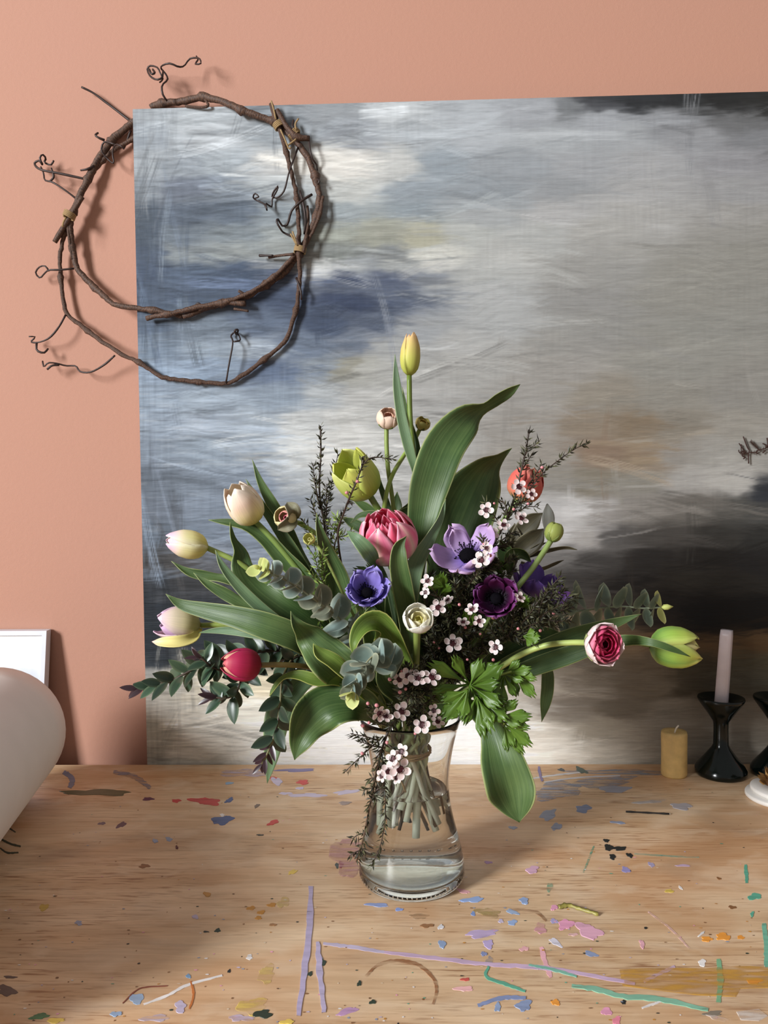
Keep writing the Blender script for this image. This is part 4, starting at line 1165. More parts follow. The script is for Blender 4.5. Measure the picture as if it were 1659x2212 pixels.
def leaf(root, ctrl, mat=None, cup=.18, wave=0.0, wf=3.0, name='leaf', nu=9, nv=30, ph=0.0, solid=.0007):
    """ctrl rows from tip to base: px, py, dy, width_px, roll_deg"""
    rows = []
    for c in ctrl:
        px, py, dy, w = c[:4]; ro = c[4] if len(c) > 4 else 0
        p = B(px, py, dy)
        rows.append((p.x, p.y, p.z, w * mpp(p), math.radians(ro)))
    C = catmull(rows, nv)
    v, uv = [], []
    for j in range(nv):
        p = Vector(C[j][:3]); w = max(0.0002, C[j][3]); ro = C[j][4]
        t = Vector(C[min(nv - 1, j + 1)][:3]) - Vector(C[max(0, j - 1)][:3]); t.normalize()
        view = (p - CAM).normalized()
        s = t.cross(view)
        if s.length < .15:
            s = t.cross(up)
        s.normalize(); n = s.cross(t).normalized()
        s2 = s * math.cos(ro) + n * math.sin(ro); n2 = -s * math.sin(ro) + n * math.cos(ro)
        q = j / (nv - 1)
        for i in range(nu):
            u = 2 * i / (nu - 1) - 1
            off = -cup * w * (u * u) + wave * w * u * abs(u) * math.sin(2 * math.pi * wf * q + ph + (0.9 if u > 0 else 0))
            v.append(p + s2 * (w / 2 * u) + n2 * off)
            uv.append((i / (nu - 1), q))
    return MB().add(v, grid_faces(nu, nv), None, uv).build(name, mat or M_leaf, root, solid=solid)

def fallen(root, ctrl, stops):
    o = leaf(root, ctrl, M_petal, cup=.25, name='petal', nv=18)
    cs = [(t, lin(c)) for t, c in stops]
    o.data.color_attributes['Col'].data.foreach_set('color', np.array([ramp3(cs, (k // 9) / 17) + (1.0,) for k in range(9 * 18)], dtype=np.float32).ravel())

def frame_of(axis, spin=0.0):
    z = Vector(axis).normalized()
    x = Vector((0, -1, 0)); x = x - z * x.dot(z)
    if x.length < .05:
        x = Vector((1, 0, 0)) - z * z.x
    x.normalize(); y = z.cross(x)
    c, s = math.cos(spin), math.sin(spin)
    return x * c + y * s, y * c - x * s, z

def petal(root, base, fr_, theta, rf, zf, hwf, colf, nu=9, nv=12, name='petal', curl=0.0, mat=None, flut=0.0, seed=0, maxang=1.25, parent=None):
    """one petal on a surface of revolution: rf, zf, hwf are functions of v in 0..1, colf of (u, v)"""
    X, Y, Z = fr_
    v, uv, cols = [], [], []
    for j in range(nv):
        q = j / (nv - 1)
        r = max(rf(q), 1e-5); hw = hwf(q)
        am = min(maxang, hw / r)
        for i in range(nu):
            u = 2 * i / (nu - 1) - 1
            a = theta + u * am
            rr = r * (1 + curl * u * u * q) + flut * r * math.sin(u * 5 + seed * 1.7) * q * q
            zz = zf(q) - flut * .6 * r * math.cos(u * 4 + seed) * q * q
            v.append(base + X * (rr * math.cos(a)) + Y * (rr * math.sin(a)) + Z * zz)
            uv.append((i / (nu - 1), q)); cols.append(colf(u, q))
    return MB().add(v, grid_faces(nu, nv), cols, uv).build(name, mat or M_petal, parent or root, solid=.0005)

def lerpf(pts):
    xs = [p[0] for p in pts]; ys = [p[1] for p in pts]
    n = len(xs)
    def f(t):
        t = min(max(t, xs[0]), xs[-1])
        k = max(i for i in range(n) if xs[i] <= t) if t < xs[-1] else n - 2
        q = (t - xs[k]) / (xs[k + 1] - xs[k]); q = q * q * (3 - 2 * q) * .5 + q * .5
        return ys[k] + (ys[k + 1] - ys[k]) * q
    return f

def tulip_bloom(root, base, tip, R, open_=0.1, stops=None, inner=None, spin=0.3, layers=None, edge=None, streak=None, flut=.03, wid=1.08, seed=0, tipflare=0.0):
    axis = tip - base; H = axis.length
    fr_ = frame_of(axis, spin)
    layers = layers or ((3, .93, .97, 1.05), (3, 1.0, 1.0, 0.0))     # count, radius, height, angle
    r_ = random.Random(seed)
    for li, (n, rs, hs, a0) in enumerate(layers):
        st = (inner or stops) if li < len(layers) - 1 else stops
        st = [(t, lin(c)) for t, c in st]
        for k in range(n):
            op = open_ + r_.uniform(-.05, .05)
            hh = H * hs * r_.uniform(.95, 1.03)
            f = lerpf([(0, .16), (.10, .62), (.22, .90), (.42, 1.0), (.65, .92 + .10 * op), (.85, .62 + .42 * op), (1.0, .26 + .75 * op + tipflare)])
            rf = lambda q, f=f, rs=rs: R * rs * f(q)
            zf = lambda q, hh=hh: hh * q
            hwf = lambda q, rs=rs, n=n: wid * R * rs * (3.0 / n if n > 3 else 1) * min(1, (q / .22 + .12) ** .55) * (1 - (max(0, q - .42) / .58) ** 2.0 * .96)
            ec = lin(edge) if edge else None; sc_ = lin(streak) if streak else None
            def colf(u, q, st=st, li=li):
                c = ramp3(st, q)
                if ec: c = mixc(c, ec, max(0, abs(u) - .55) * 2.0 * .8)
                if sc_ and li == len(layers) - 1: c = mixc(c, sc_, max(0, 1 - abs(u) * 3.2) * (1 - q * .5) * .9)
                return c
            petal(root, base, fr_, a0 + 2 * math.pi * k / n, rf, zf, hwf, colf, curl=-.04, flut=flut, seed=seed + k + li * 5)

def ball_bloom(root, base, axis, R, stops, n_layers=6, per=5, squash=.92, phi0=100, dphi=9, sepal=None, spin=0.2, flut=.04, seed=0, edge=None):
    """ranunculus head: shells of rounded petals closing over one another; stops run from outer shell to heart"""
    fr_ = frame_of(axis, spin); Z = fr_[2]
    for li in range(n_layers):
        q0 = li / max(1, n_layers - 1)
        Rr = R * (1 - .68 * q0); pm = math.radians(min(168, phi0 + dphi * li))
        cbase = base + Z * (R * squash - Rr * squash) * .55
        c_out = lin(stops[0]) if li == 0 else None
        cc = ramp3([(i / (len(stops) - 1), lin(c)) for i, c in enumerate(stops)], q0)
        ce = lin(edge) if edge else cc
        for k in range(per):
            rf = lambda q, Rr=Rr, pm=pm: Rr * math.sin(max(.08, q * pm))
            zf = lambda q, Rr=Rr, pm=pm: Rr * squash * (1 - math.cos(q * pm))
            hwf = lambda q, Rr=Rr: Rr * .88 * min(1, (q / .3 + .1) ** .6) * (1 - max(0, (q - .62) / .38) ** 2.6 * .85)
            colf = lambda u, q, cc=cc, ce=ce, li=li: mixc(cc, ce, max(0, q - .62) * 2.0 * (1 if edge and li > 0 else 0))
            petal(root, cbase, fr_, 2 * math.pi * (k + .37 * li) / per, rf, zf, hwf, colf, 7, 9, flut=flut, seed=seed + k * 3 + li, maxang=1.1)
    if sepal:
        for k in range(5):
            Rs = R * 1.04
            petal(root, base - Z * R * .03, fr_, 2 * math.pi * (k + .25) / 5, lambda q: Rs * math.sin(max(.06, q * 1.35)), lambda q: Rs * squash * (1 - math.cos(q * 1.35)),
                  lambda q: Rs * .34 * (1 - q ** 2.0) + .0004, lambda u, q: mixc(lin(sepal), lin((96, 120, 50)), 1 - q), 5, 7, name='sepal', seed=k)

def anemone_bloom(root, base, axis, R, c_in, c_out, c_edge, n=(5, 6), cupz=.62, spin=.2, seed=0, collar=None, centre=True, heart=(.15, .75), pw=.52):
    fr_ = frame_of(axis, spin); Z = fr_[2]; X, Y = fr_[0], fr_[1]
    r_ = random.Random(seed)
    for li, m in enumerate(n):
        for k in range(m):
            Rr = R * (.80 if li == 0 else 1.0) * r_.uniform(.9, 1.06); cz = cupz * (1.15 if li == 0 else .9) * r_.uniform(.85, 1.15)
            rf = lambda q, Rr=Rr: Rr * (.10 + .90 * math.sin(min(1, q) * 1.45) ** .9)
            zf = lambda q, Rr=Rr, cz=cz: Rr * cz * q ** 1.7
            hwf = lambda q, Rr=Rr: Rr * pw * min(1, (q / .35 + .12) ** .7) * (1 - max(0, (q - .7) / .3) ** 2.5 * .8)
            colf = lambda u, q: mixc(mixc(lin(c_in), lin(c_out), sstep(heart[0], heart[1], q)), lin(c_edge), max(0, q - .8) * 3)
            petal(root, base, fr_, 2 * math.pi * (k + .5 * li) / m + r_.uniform(-.1, .1), rf, zf, hwf, colf, 9, 11, flut=.07, seed=seed + k + li * 4)
    if centre:
        mb = MB(); c0 = base + Z * R * .10
        v, f, _, u = lathe([(R * .26, 0), (R * .28, R * .08), (R * .22, R * .17), (R * .10, R * .22), (.0003, R * .23)], 20)
        mb.add([c0 + X * p[0] + Y * p[1] + Z * p[2] for p in v], f)
        mb.build('flower_centre', M_black, root)
        ms = MB()
        for k in range(46):
            a = r_.uniform(0, 6.283); rr = R * r_.uniform(.28, .46)
            d = X * math.cos(a) + Y * math.sin(a)
            p1 = c0 + d * rr + Z * R * r_.uniform(.12, .24)
            ms.add(*tube([c0 + d * R * .14, p1, p1 + Z * R * .03], [R * .010, R * .010, R * .030], 4))
        o = ms.build('stamens', M_black, root); o['kind'] = 'stuff'
    if collar:
        mc = MB()
        for k in range(60):
            a = r_.uniform(0, 6.283); d = X * math.cos(a) + Y * math.sin(a)
            b0 = base - Z * R * .16; t = b0 + d * R * r_.uniform(.55, 1.0) + Z * R * r_.uniform(-.35, .25)
            sdir = Z.cross(d) * R * .028
            m_ = b0.lerp(t, .6) - Z * R * .05
            mc.add([b0, m_ + sdir, t, m_ - sdir], [(0, 1, 2), (0, 2, 3)], [mixc(lin(collar), lin((44, 70, 26)), r_.random())] * 4)
        o = mc.build('leaf_collar', M_needle, root); o['kind'] = 'stuff'
M_bract = leaf_mat('papery_bract', (112, 110, 86), (140, 136, 110), (160, 150, 130), .6, .2, 14)
M_black = plain('anemone_black', (8, 6, 11), .9, .3, 400, spec=.08)
def mk(name, label, cat, group=None):
    return lambda loc: thing(name, label, cat, tuple(loc), group)
GT, GR, GA = 'tulips in the bouquet', 'ranunculus in the bouquet', 'anemones in the bouquet'

# ------------------------------------------------------------------ tulips
t = stem(mk('tulip', 'tall closed yellow-green tulip at the very top of the bouquet', 'tulip', GT), [(884, 811, .01), (886, 900, .01), (893, 980, .01), (903, 1060, .01), (905, 1200, .01), (897, 1400, .005)], 5.5, (118, 140, 62))
tulip_bloom(t, B(884, 812, .01), B(889, 720, .01), 22 * mpp(B(884, 812)), .16, [(0, (176, 188, 84)), (.4, (204, 202, 104)), (.75, (222, 196, 124)), (1, (228, 186, 140))], spin=.5, seed=1, tipflare=.06)
leaf(t, [(853, 765, -.01, 0), (857, 830, -.01, 17, 8), (867, 900, -.01, 22, 8), (884, 970, -.01, 22), (897, 1018, -.005, 14), (903, 1060, .005, 8)], M_leafg, cup=.12)
leaf(t, [(869, 836, .015, 0), (879, 900, .018, 14), (895, 960, .018, 22), (904, 1010, .015, 15), (905, 1060, .012, 8)], M_leafd)
leaf(t, [(1124, 830, .03, 0, 20), (1100, 846, .03, 24, 30), (1070, 862, .03, 34, 42), (1040, 880, .025, 40, 58), (1006, 905, .015, 70, 25), (962, 960, 0, 88, 4), (932, 1040, -.01, 86, -4), (916, 1110, -.012, 68, -8), (906, 1180, -.01, 44, -8), (898, 1280, 0, 26), (892, 1480, 0, 12)], M_leaf, cup=.16, wave=.05, wf=2.2, nv=44)
t = stem(mk('tulip', 'opening yellow-green tulip crossed by a dark needled twig', 'tulip', GT), [(794, 1063, -.01), (812, 1092, -.01), (838, 1135, .0), (865, 1220, .0), (885, 1420, .0)], 7, (112, 136, 66))
tulip_bloom(t, B(797, 1068, -.01), B(744, 992, -.045), 46 * mpp(B(794, 1063)), .74, [(0, (136, 164, 60)), (.35, (178, 200, 86)), (.7, (208, 218, 118)), (1, (226, 230, 150))], inner=[(0, (178, 190, 76)), (1, (216, 220, 112))], spin=.9, seed=2, flut=.05)
leaf(t, [(814, 1010, .02, 0), (822, 1050, .02, 10), (836, 1090, .02, 14), (850, 1150, .015, 12), (880, 1400, 0, 8)], M_leafd)
t = stem(mk('tulip', 'half-open cream and peach tulip beside the small wrapped pink bud', 'tulip', GT), [(549, 1124, 0), (575, 1150, 0), (612, 1192, .0), (665, 1260, .0), (760, 1400, .0), (840, 1500, 0)], 6.5, (120, 142, 72))
tulip_bloom(t, B(551, 1128, 0), B(503, 1050, -.03), 38 * mpp(B(549, 1124)), .36, [(0, (232, 220, 124)), (.3, (246, 230, 166)), (.62, (248, 218, 194)), (1, (252, 242, 230))], edge=(252, 240, 222), inner=[(0, (246, 232, 190)), (1, (252, 240, 226))], spin=.2, seed=3)
leaf(t, [(545, 993, .03, 0), (562, 1040, .03, 14), (590, 1092, .03, 25), (620, 1145, .03, 28), (646, 1200, .03, 26), (690, 1270, .02, 20), (790, 1440, 0, 12)], M_leafd)
leaf(t, [(531, 1035, .02, 0), (556, 1077, .02, 14), (588, 1124, .02, 20), (626, 1180, .015, 26), (660, 1235, .01, 24), (800, 1450, 0, 12)], M_leafd)
leaf(t, [(450, 1123, 0, 0), (490, 1129, 0, 16, 25), (530, 1138, 0, 25, 35), (572, 1163, 0, 32, 10), (612, 1206, 0, 38), (655, 1248, 0, 38), (705, 1318, 0, 30), (810, 1480, 0, 14)], M_leaf, cup=.2)
t = stem(mk('tulip', 'closed pale yellow tulip with a lilac-pink tip above the dark hebe', 'tulip', GT), [(446, 1183, -.03), (480, 1198, -.03), (516, 1216, -.03), (600, 1280, -.02), (720, 1400, -.01), (830, 1500, -.005)], 6, (136, 154, 78))
tulip_bloom(t, B(449, 1184, -.03), B(357, 1166, -.05), 30 * mpp(B(447, 1182)), .05, [(0, (204, 198, 92)), (.2, (240, 230, 140)), (.6, (250, 242, 184)), (.82, (248, 220, 226)), (1, (242, 196, 230))], edge=(252, 246, 220), spin=1.2, seed=4, flut=.02)
leaf(t, [(497, 1128, -.02, 0, 20), (503, 1165, -.02, 18, 35), (516, 1195, -.025, 34, 50), (522, 1228, -.032, 48, 30), (550, 1268, -.030, 70, 8), (602, 1310, -.032, 84, 0), (660, 1350, -.030, 80), (712, 1395, -.024, 60), (810, 1500, -.01, 20)], M_leafd, cup=.12, wave=.20, wf=2.8, nv=46)
leaf(t, [(370, 1212, -.03, 0), (410, 1237, -.03, 17, 10), (460, 1247, -.03, 22, 30), (512, 1256, -.03, 27, 10), (562, 1268, -.02, 30), (710, 1390, 0, 16)], M_leaf, wave=.22)
leaf(t, [(465, 1188, -.095, 0), (480, 1222, -.095, 14, 10), (516, 1267, -.092, 22), (562, 1312, -.088, 24), (622, 1358, -.078, 20), (770, 1470, -.01, 12)], M_leafg)
t = stem(mk('tulip', 'cream and mauve double tulip shedding a yellow petal over the hebe', 'tulip', GT), [(428, 1351, -.04), (480, 1350, -.04), (540, 1354, -.04), (640, 1390, -.03), (760, 1460, -.015), (840, 1510, -.01)], 6, (140, 156, 74))
tulip_bloom(t, B(432, 1352, -.04), B(337, 1343, -.06), 37 * mpp(B(430, 1352)), .40, [(0, (170, 166, 90)), (.3, (222, 212, 156)), (.7, (234, 218, 194)), (1, (236, 206, 226))], edge=(226, 196, 218), inner=[(0, (214, 206, 150)), (.6, (208, 170, 204)), (1, (226, 192, 226))], spin=.6, layers=((4, .62, .82, .4), (3, .86, .92, 1.05), (3, 1.0, 1.0, 0.0)), seed=5, flut=.05)
fallen(t, [(328, 1386, -.075, 0), (350, 1388, -.08, 20, 20), (385, 1388, -.08, 27, 25), (415, 1380, -.07, 22, 20), (433, 1358, -.045, 8, 0)], [(0, (244, 206, 200)), (.25, (244, 232, 160)), (1, (206, 192, 96))])
leaf(t, [(358, 1283, -.08, 0), (388, 1304, -.08, 20), (440, 1318, -.09, 34), (510, 1333, -.103, 47), (580, 1354, -.110, 58), (642, 1378, -.100, 56), (695, 1415, -.072, 40), (810, 1510, -.01, 16)], M_leaf, cup=.14)
leaf(t, [(428, 1367, -.055, 0), (470, 1362, -.065, 13), (530, 1366, -.078, 20), (600, 1380, -.082, 22), (680, 1430, -.055, 20), (820, 1515, 0, 10)], M_leafg)
leaf(t, [(418, 1237, -.065, 0), (450, 1262, -.066, 16), (500, 1292, -.068, 26, 20), (562, 1328, -.068, 26), (625, 1375, -.058, 18), (790, 1490, 0, 12)], M_leaf, wave=.25)
t = stem(mk('tulip', 'deep crimson tulip on a brownish stem in front of the hebe', 'tulip', GT), [(560, 1437, -.135), (600, 1436, -.13), (645, 1438, -.115), (700, 1448, -.09), (760, 1475, -.04), (830, 1520, -.02)], 6, (120, 104, 58))
tulip_bloom(t, B(563, 1438, -.135), B(480, 1433, -.155), 36 * mpp(B(562, 1437, -.135)), .10, [(0, (126, 26, 44)), (.4, (158, 28, 58)), (.8, (180, 40, 84)), (1, (216, 116, 116))], edge=(176, 36, 88), inner=[(0, (200, 110, 110)), (1, (226, 176, 150))], spin=.35, seed=6, flut=.03)
leaf(t, [(628, 1320, -.125, 0, 10), (640, 1346, -.125, 24), (664, 1372, -.112, 54, 10), (700, 1412, -.118, 86), (745, 1452, -.105, 88), (785, 1495, -.06, 60), (835, 1550, -.02, 20)], M_leaf, cup=.1, wave=.30, wf=3.0, nv=50)
leaf(t, [(677, 1390, -.145, 0), (690, 1412, -.145, 30, 20), (718, 1432, -.145, 36, 35), (748, 1458, -.140, 34, 45), (775, 1490, -.115, 24, 20), (840, 1540, -.03, 12)], M_leafy, cup=.2, wave=.14, wf=2)
leaf(t, [(636, 1642, -.13, 0, -10), (646, 1602, -.13, 46, -8), (668, 1560, -.125, 84, 0), (708, 1527, -.12, 98, 6), (765, 1522, -.11, 72, 10), (815, 1545, -.08, 36), (850, 1560, -.05, 18)], M_leafd, cup=.20, wave=.26, wf=2.4, nv=50)
leaf(t, [(577, 1693, -.06, 0), (584, 1650, -.06, 24), (591, 1600, -.06, 44), (600, 1550, -.06, 56), (622, 1500, -.05, 58), (660, 1464, -.04, 46), (710, 1450, -.03, 30), (815, 1500, 0, 14)], M_leafg, cup=.1)
leaf(t, [(582, 1504, -.12, 0, 20), (594, 1484, -.12, 12, 40), (615, 1464, -.12, 15, 50), (645, 1459, -.12, 22, 20), (682, 1468, -.12, 27), (725, 1466, -.11, 28), (815, 1505, -.06, 14)], M_leafy, cup=.2)
t = stem(mk('tulip', 'full pink double tulip with white-edged green-streaked petals in the middle', 'tulip', GT), [(850, 1198, -.05), (862, 1240, -.05), (874, 1310, -.04), (884, 1420, -.02)], 7, (120, 150, 80))
tulip_bloom(t, B(850, 1203, -.05), B(824, 1112, -.085), 60 * mpp(B(846, 1200)), .42, [(0, (150, 150, 92)), (.2, (236, 168, 184)), (.6, (242, 104, 148)), (.9, (244, 136, 168)), (1, (250, 232, 230))], inner=[(0, (210, 66, 104)), (.6, (232, 62, 102)), (1, (242, 110, 142))], edge=(248, 190, 208), streak=(222, 218, 184), spin=.2, layers=((5, .42, .92, .2), (5, .62, .97, .9), (5, .82, 1.0, .3), (5, 1.0, .93, .65)), wid=1.15, seed=7, flut=.06)
leaf(t, [(878, 1158, -.10, 0, 30), (862, 1178, -.10, 26, 20), (860, 1210, -.10, 38, 5), (868, 1260, -.09, 44), (880, 1330, -.06, 40), (888, 1480, 0, 16)], M_leaf, cup=.25)
leaf(t, [(748, 1146, -.10, 0), (772, 1166, -.114, 26, 5), (794, 1190, -.112, 34), (810, 1216, -.082, 22), (834, 1256, -.052, 12), (862, 1390, -.043, 6)], M_leafg, cup=.15)
leaf(t, [(684, 1108, -.045, 0), (690, 1150, -.044, 20, 25), (704, 1200, -.04, 40, 18), (722, 1250, -.034, 58, 8), (736, 1310, -.028, 64), (755, 1375, -.022, 52), (815, 1480, -.02, 20)], M_leaf, cup=.26)
leaf(t, [(963, 1078, -.05, 0), (952, 1115, -.055, 16, 40), (928, 1162, -.06, 26, 25), (900, 1212, -.06, 36, 8), (885, 1272, -.055, 42), (880, 1335, -.04, 36), (885, 1460, -.02, 16)], M_leafg, cup=.2)
leaf(t, [(930, 1228, -.04, 0), (920, 1190, -.04, 8), (942, 1140, -.04, 14, 20), (957, 1110, -.045, 8)], M_leafg, cup=.2)
t = stem(mk('tulip', 'bright green-yellow ragged tulip leaning towards the candles', 'tulip', GT), [(1407, 1394, -.04), (1370, 1388, -.035), (1300, 1392, -.03), (1200, 1418, -.02), (1060, 1470, -.01), (950, 1520, 0)], 5.5, (96, 130, 60))
tulip_bloom(t, B(1404, 1394, -.04), B(1508, 1402, -.04), 42 * mpp(B(1405, 1392)), .46, [(0, (130, 168, 84)), (.4, (162, 194, 82)), (.75, (196, 212, 98)), (1, (226, 224, 136))], inner=[(0, (120, 120, 60)), (1, (216, 204, 140))], edge=(218, 222, 132), streak=(116, 160, 78), spin=.7, layers=((3, .55, .92, .5), (3, .86, .94, 1.05), (3, 1.0, 1.0, 0.0)), seed=8, flut=.12)
leaf(t, [(1492, 1419, -.09, 0), (1455, 1403, -.092, 13), (1405, 1387, -.088, 17), (1352, 1383, -.06, 24), (1290, 1395, -.045, 32), (1220, 1418, -.035, 40), (1150, 1442, -.03, 38), (1050, 1482, -.02, 24), (945, 1530, 0, 12)], M_leafd, cup=.1)
leaf(t, [(1386, 1326, -.02, 0), (1340, 1342, -.02, 18), (1290, 1358, -.02, 30), (1230, 1378, -.02, 38), (1170, 1402, -.02, 36), (1100, 1432, -.02, 30), (965, 1520, 0, 16)], M_leaf, cup=.15)
leaf(t, [(1222, 1372, 0, 0), (1175, 1374, 0, 40), (1120, 1392, 0, 40), (1010, 1470, 0, 18)], M_leafd)
leaf(t, [(1170, 1560, .01, 0), (1178, 1520, .01, 22), (1183, 1482, .01, 27), (1180, 1446, .01, 25), (1150, 1426, 0, 20), (1010, 1500, 0, 14)], M_leaf, cup=.1)
t = stem(mk('tulip', 'coral red double tulip half hidden by flowering tea-tree twigs', 'tulip', GT), [(1122, 1078, .03), (1098, 1110, .03), (1060, 1180, .02), (985, 1330, .01), (925, 1460, 0)], 6.5, (130, 152, 84))
tulip_bloom(t, B(1120, 1082, .03), B(1152, 1010, .02), 40 * mpp(B(1120, 1082)), .35, [(0, (150, 150, 80)), (.25, (222, 130, 104)), (.7, (224, 104, 96)), (1, (232, 150, 132))], spin=.2, layers=((4, .55, .95, .4), (4, .8, 1.0, 1.0), (4, 1.0, .98, .3)), seed=9, flut=.05, wid=1.15)
leaf(t, [(1106, 968, .05, 0, 20), (1080, 986, .05, 26, 40), (1052, 1008, .05, 66, 30), (1026, 1052, .05, 112, 8), (1000, 1110, .05, 134, 0), (978, 1170, .045, 120), (950, 1260, .03, 60), (905, 1470, 0, 16)], M_leaf, cup=.2, wave=.05, nv=40)
leaf(t, [(1122, 1777, -.13, 0), (1114, 1748, -.13, 56, 0), (1104, 1706, -.13, 100), (1090, 1655, -.13, 96, 4), (1075, 1602, -.12, 72, 12), (1058, 1562, -.11, 50, 16), (1020, 1530, -.08, 34), (940, 1530, -.03, 18)], M_leaf, cup=.26, wave=.14, wf=2, nv=46)
# curled leaf and the dark leaves filling the middle, growing from a tulip whose flower is out of sight
t = stem(mk('tulip_foliage', 'broad curled tulip leaves without a flower in the middle of the bouquet', 'leaves'), [(862, 1300, 0), (872, 1400, 0), (884, 1480, 0)], 6, (86, 116, 56))
leaf(t, [(763, 1417, -.15, 0, 30), (768, 1388, -.15, 24, 30), (784, 1360, -.14, 42, 20), (812, 1346, -.125, 56, -10), (842, 1372, -.11, 62, -25), (866, 1430, -.09, 54, -10), (888, 1510, -.04, 22)], M_leafy, cup=.34, nv=40)
leaf(t, [(806, 1306, -.10, 0), (800, 1335, -.105, 40, 10), (812, 1370, -.10, 62), (838, 1430, -.08, 66), (870, 1500, -.04, 30)], M_leafd, cup=.2)
leaf(t, [(822, 1424, -.10, 0), (834, 1462, -.10, 50), (858, 1490, -.085, 46), (885, 1530, -.05, 20)], M_leafd, cup=.3)
leaf(t, [(838, 1262, -.025, 0), (844, 1300, -.025, 26), (852, 1350, -.022, 36), (866, 1430, -.018, 30), (885, 1520, 0, 14)], M_leafd)
leaf(t, [(872, 1180, -.02, 0), (872, 1250, -.02, 40), (876, 1330, -.02, 46), (884, 1440, -.01, 30), (890, 1540, 0, 14)], M_leafd)
leaf(t, [(930, 1230, .035, 0), (925, 1290, .035, 40), (915, 1370, .03, 46), (900, 1500, .018, 20)], M_leafd)
leaf(t, [(690, 1300, 0, 0), (720, 1340, 0, 40), (765, 1400, 0, 56), (820, 1480, 0, 40), (860, 1540, 0, 14)], M_leafd)
for k, c in enumerate([(1010, 1215, 1000, 1300), (1060, 1250, 1030, 1340), (1100, 1300, 1050, 1380), (960, 1220, 950, 1330), (1040, 1330, 1000, 1410), (1120, 1350, 1060, 1420), (760, 1290, 800, 1400), (820, 1240, 842, 1340)]):
    leaf(t, [(c[0], c[1], .055, 0), ((c[0] * 2 + c[2]) / 3, (c[1] * 2 + c[3]) / 3, .056 + .003 * k, 44, 12 * (k % 3 - 1)), (c[2], c[3], .056 + .003 * k, 50), ((c[2] + 900) / 2, (c[3] + 1500) / 2, .042 + .002 * k, 32), (895, 1545, .026, 12)], M_leafd, nv=22)
leaf(t, [(745, 1540, -.03, 0), (764, 1512, -.03, 36), (800, 1500, -.026, 42), (850, 1540, -.008, 20)], M_leafd)

# ------------------------------------------------------------------ ranunculus
r = stem(mk('ranunculus', 'round peach ranunculus bud with green sepals beside the top tulip', 'ranunculus', GR), [(835, 918, .01), (835, 960, .01), (838, 1010, .01), (848, 1080, .01), (870, 1250, .005), (886, 1440, 0)], 4.8, (140, 158, 82))
ball_bloom(r, B(836, 921, .01), B(841, 880, -.01) - B(836, 921, .01), 25 * mpp(B(836, 920)), [(240, 214, 194), (240, 196, 172), (232, 160, 140)], 3, 5, .9, 142, 10, sepal=(120, 140, 70), seed=1)
r = stem(mk('ranunculus', 'tiny green and yellow ranunculus bud right of the top tulip stem', 'ranunculus', GR), [(908, 924, .04), (898, 945, .04), (872, 985, .036), (846, 1030, .002), (833, 1075, -.015), (830, 1120, -.01), (850, 1230, 0), (886, 1440, 0)], 4.6, (146, 170, 78))
ball_bloom(r, B(907, 927, .04), B(922, 898, .03) - B(907, 927, .04), 17 * mpp(B(908, 924)), [(196, 186, 110), (206, 178, 92), (200, 160, 80)], 3, 5, .95, 125, 14, sepal=(86, 104, 52), seed=2)
r = stem(mk('ranunculus', 'small pink and cream ranunculus bud wrapped in a papery grey-green bract', 'ranunculus', GR), [(628, 1122, -.02), (655, 1135, -.02), (690, 1160, -.02), (730, 1230, -.01), (800, 1380, 0), (860, 1480, 0)], 4.8, (140, 158, 82))
ball_bloom(r, B(628, 1124, -.02), B(596, 1106, -.05) - B(628, 1124, -.02), 24 * mpp(B(612, 1110)), [(232, 222, 170), (236, 214, 176), (224, 120, 140)], 3, 5, .95, 140, 8, seed=3, edge=(222, 110, 130))
for sg, (tx, ty) in ((1, (620, 1085)), (-1, (600, 1145))):
    leaf(r, [(tx, ty, -.03, 0), ((tx + 628) / 2 + 6, (ty + 1118) / 2, -.045, 30, 20 * sg), (632, 1118, -.02, 16)], M_bract, cup=.4, nv=14, name='bract')
r = stem(mk('ranunculus', 'creamy white ranunculus with rolled petals on a straight stem in front', 'ranunculus', GR), [(901, 1350, -.12), (900, 1390, -.11), (898, 1440, -.09), (895, 1500, -.05)], 8, (128, 142, 72))
ball_bloom(r, B(902, 1352, -.12), B(907, 1300, -.155) - B(902, 1352, -.12), 33 * mpp(B(903, 1322, -.12)), [(244, 242, 232), (246, 242, 222), (242, 234, 190), (222, 214, 130)], 4, 4, .95, 118, 10, sepal=(140, 164, 74), seed=4)
r = stem(mk('ranunculus', 'pink and white striped ranunculus on a long pale stem beside the green tulip', 'ranunculus', GR), [(1280, 1389, -.09), (1240, 1388, -.085), (1185, 1393, -.075), (1130, 1412, -.06), (1060, 1455, -.04), (960, 1520, -.015)], 6.5, (176, 192, 110))
ball_bloom(r, B(1280, 1390, -.09), B(1335, 1394, -.125) - B(1280, 1390, -.09), 45 * mpp(B(1313, 1393, -.09)), [(240, 222, 220), (238, 170, 192), (226, 80, 130), (190, 24, 70), (120, 10, 36)], 6, 5, .95, 98, 10, sepal=(170, 178, 120), seed=5, edge=(214, 60, 110))
r = stem(mk('ranunculus', 'closed pointed green ranunculus bud on a bare stem by the brown leaves', 'ranunculus', GR), [(1190, 1168, -.03), (1176, 1190, -.035), (1150, 1228, -.046), (1118, 1268, -.048), (1040, 1370, -.025), (940, 1480, 0)], 6, (134, 154, 88))
ball_bloom(r, B(1190, 1170, -.03), B(1202, 1132, -.03) - B(1190, 1170, -.03), 19 * mpp(B(1190, 1160)), [(150, 160, 84), (160, 166, 92)], 2, 4, 1.15, 150, 10, sepal=(132, 146, 78), seed=6)
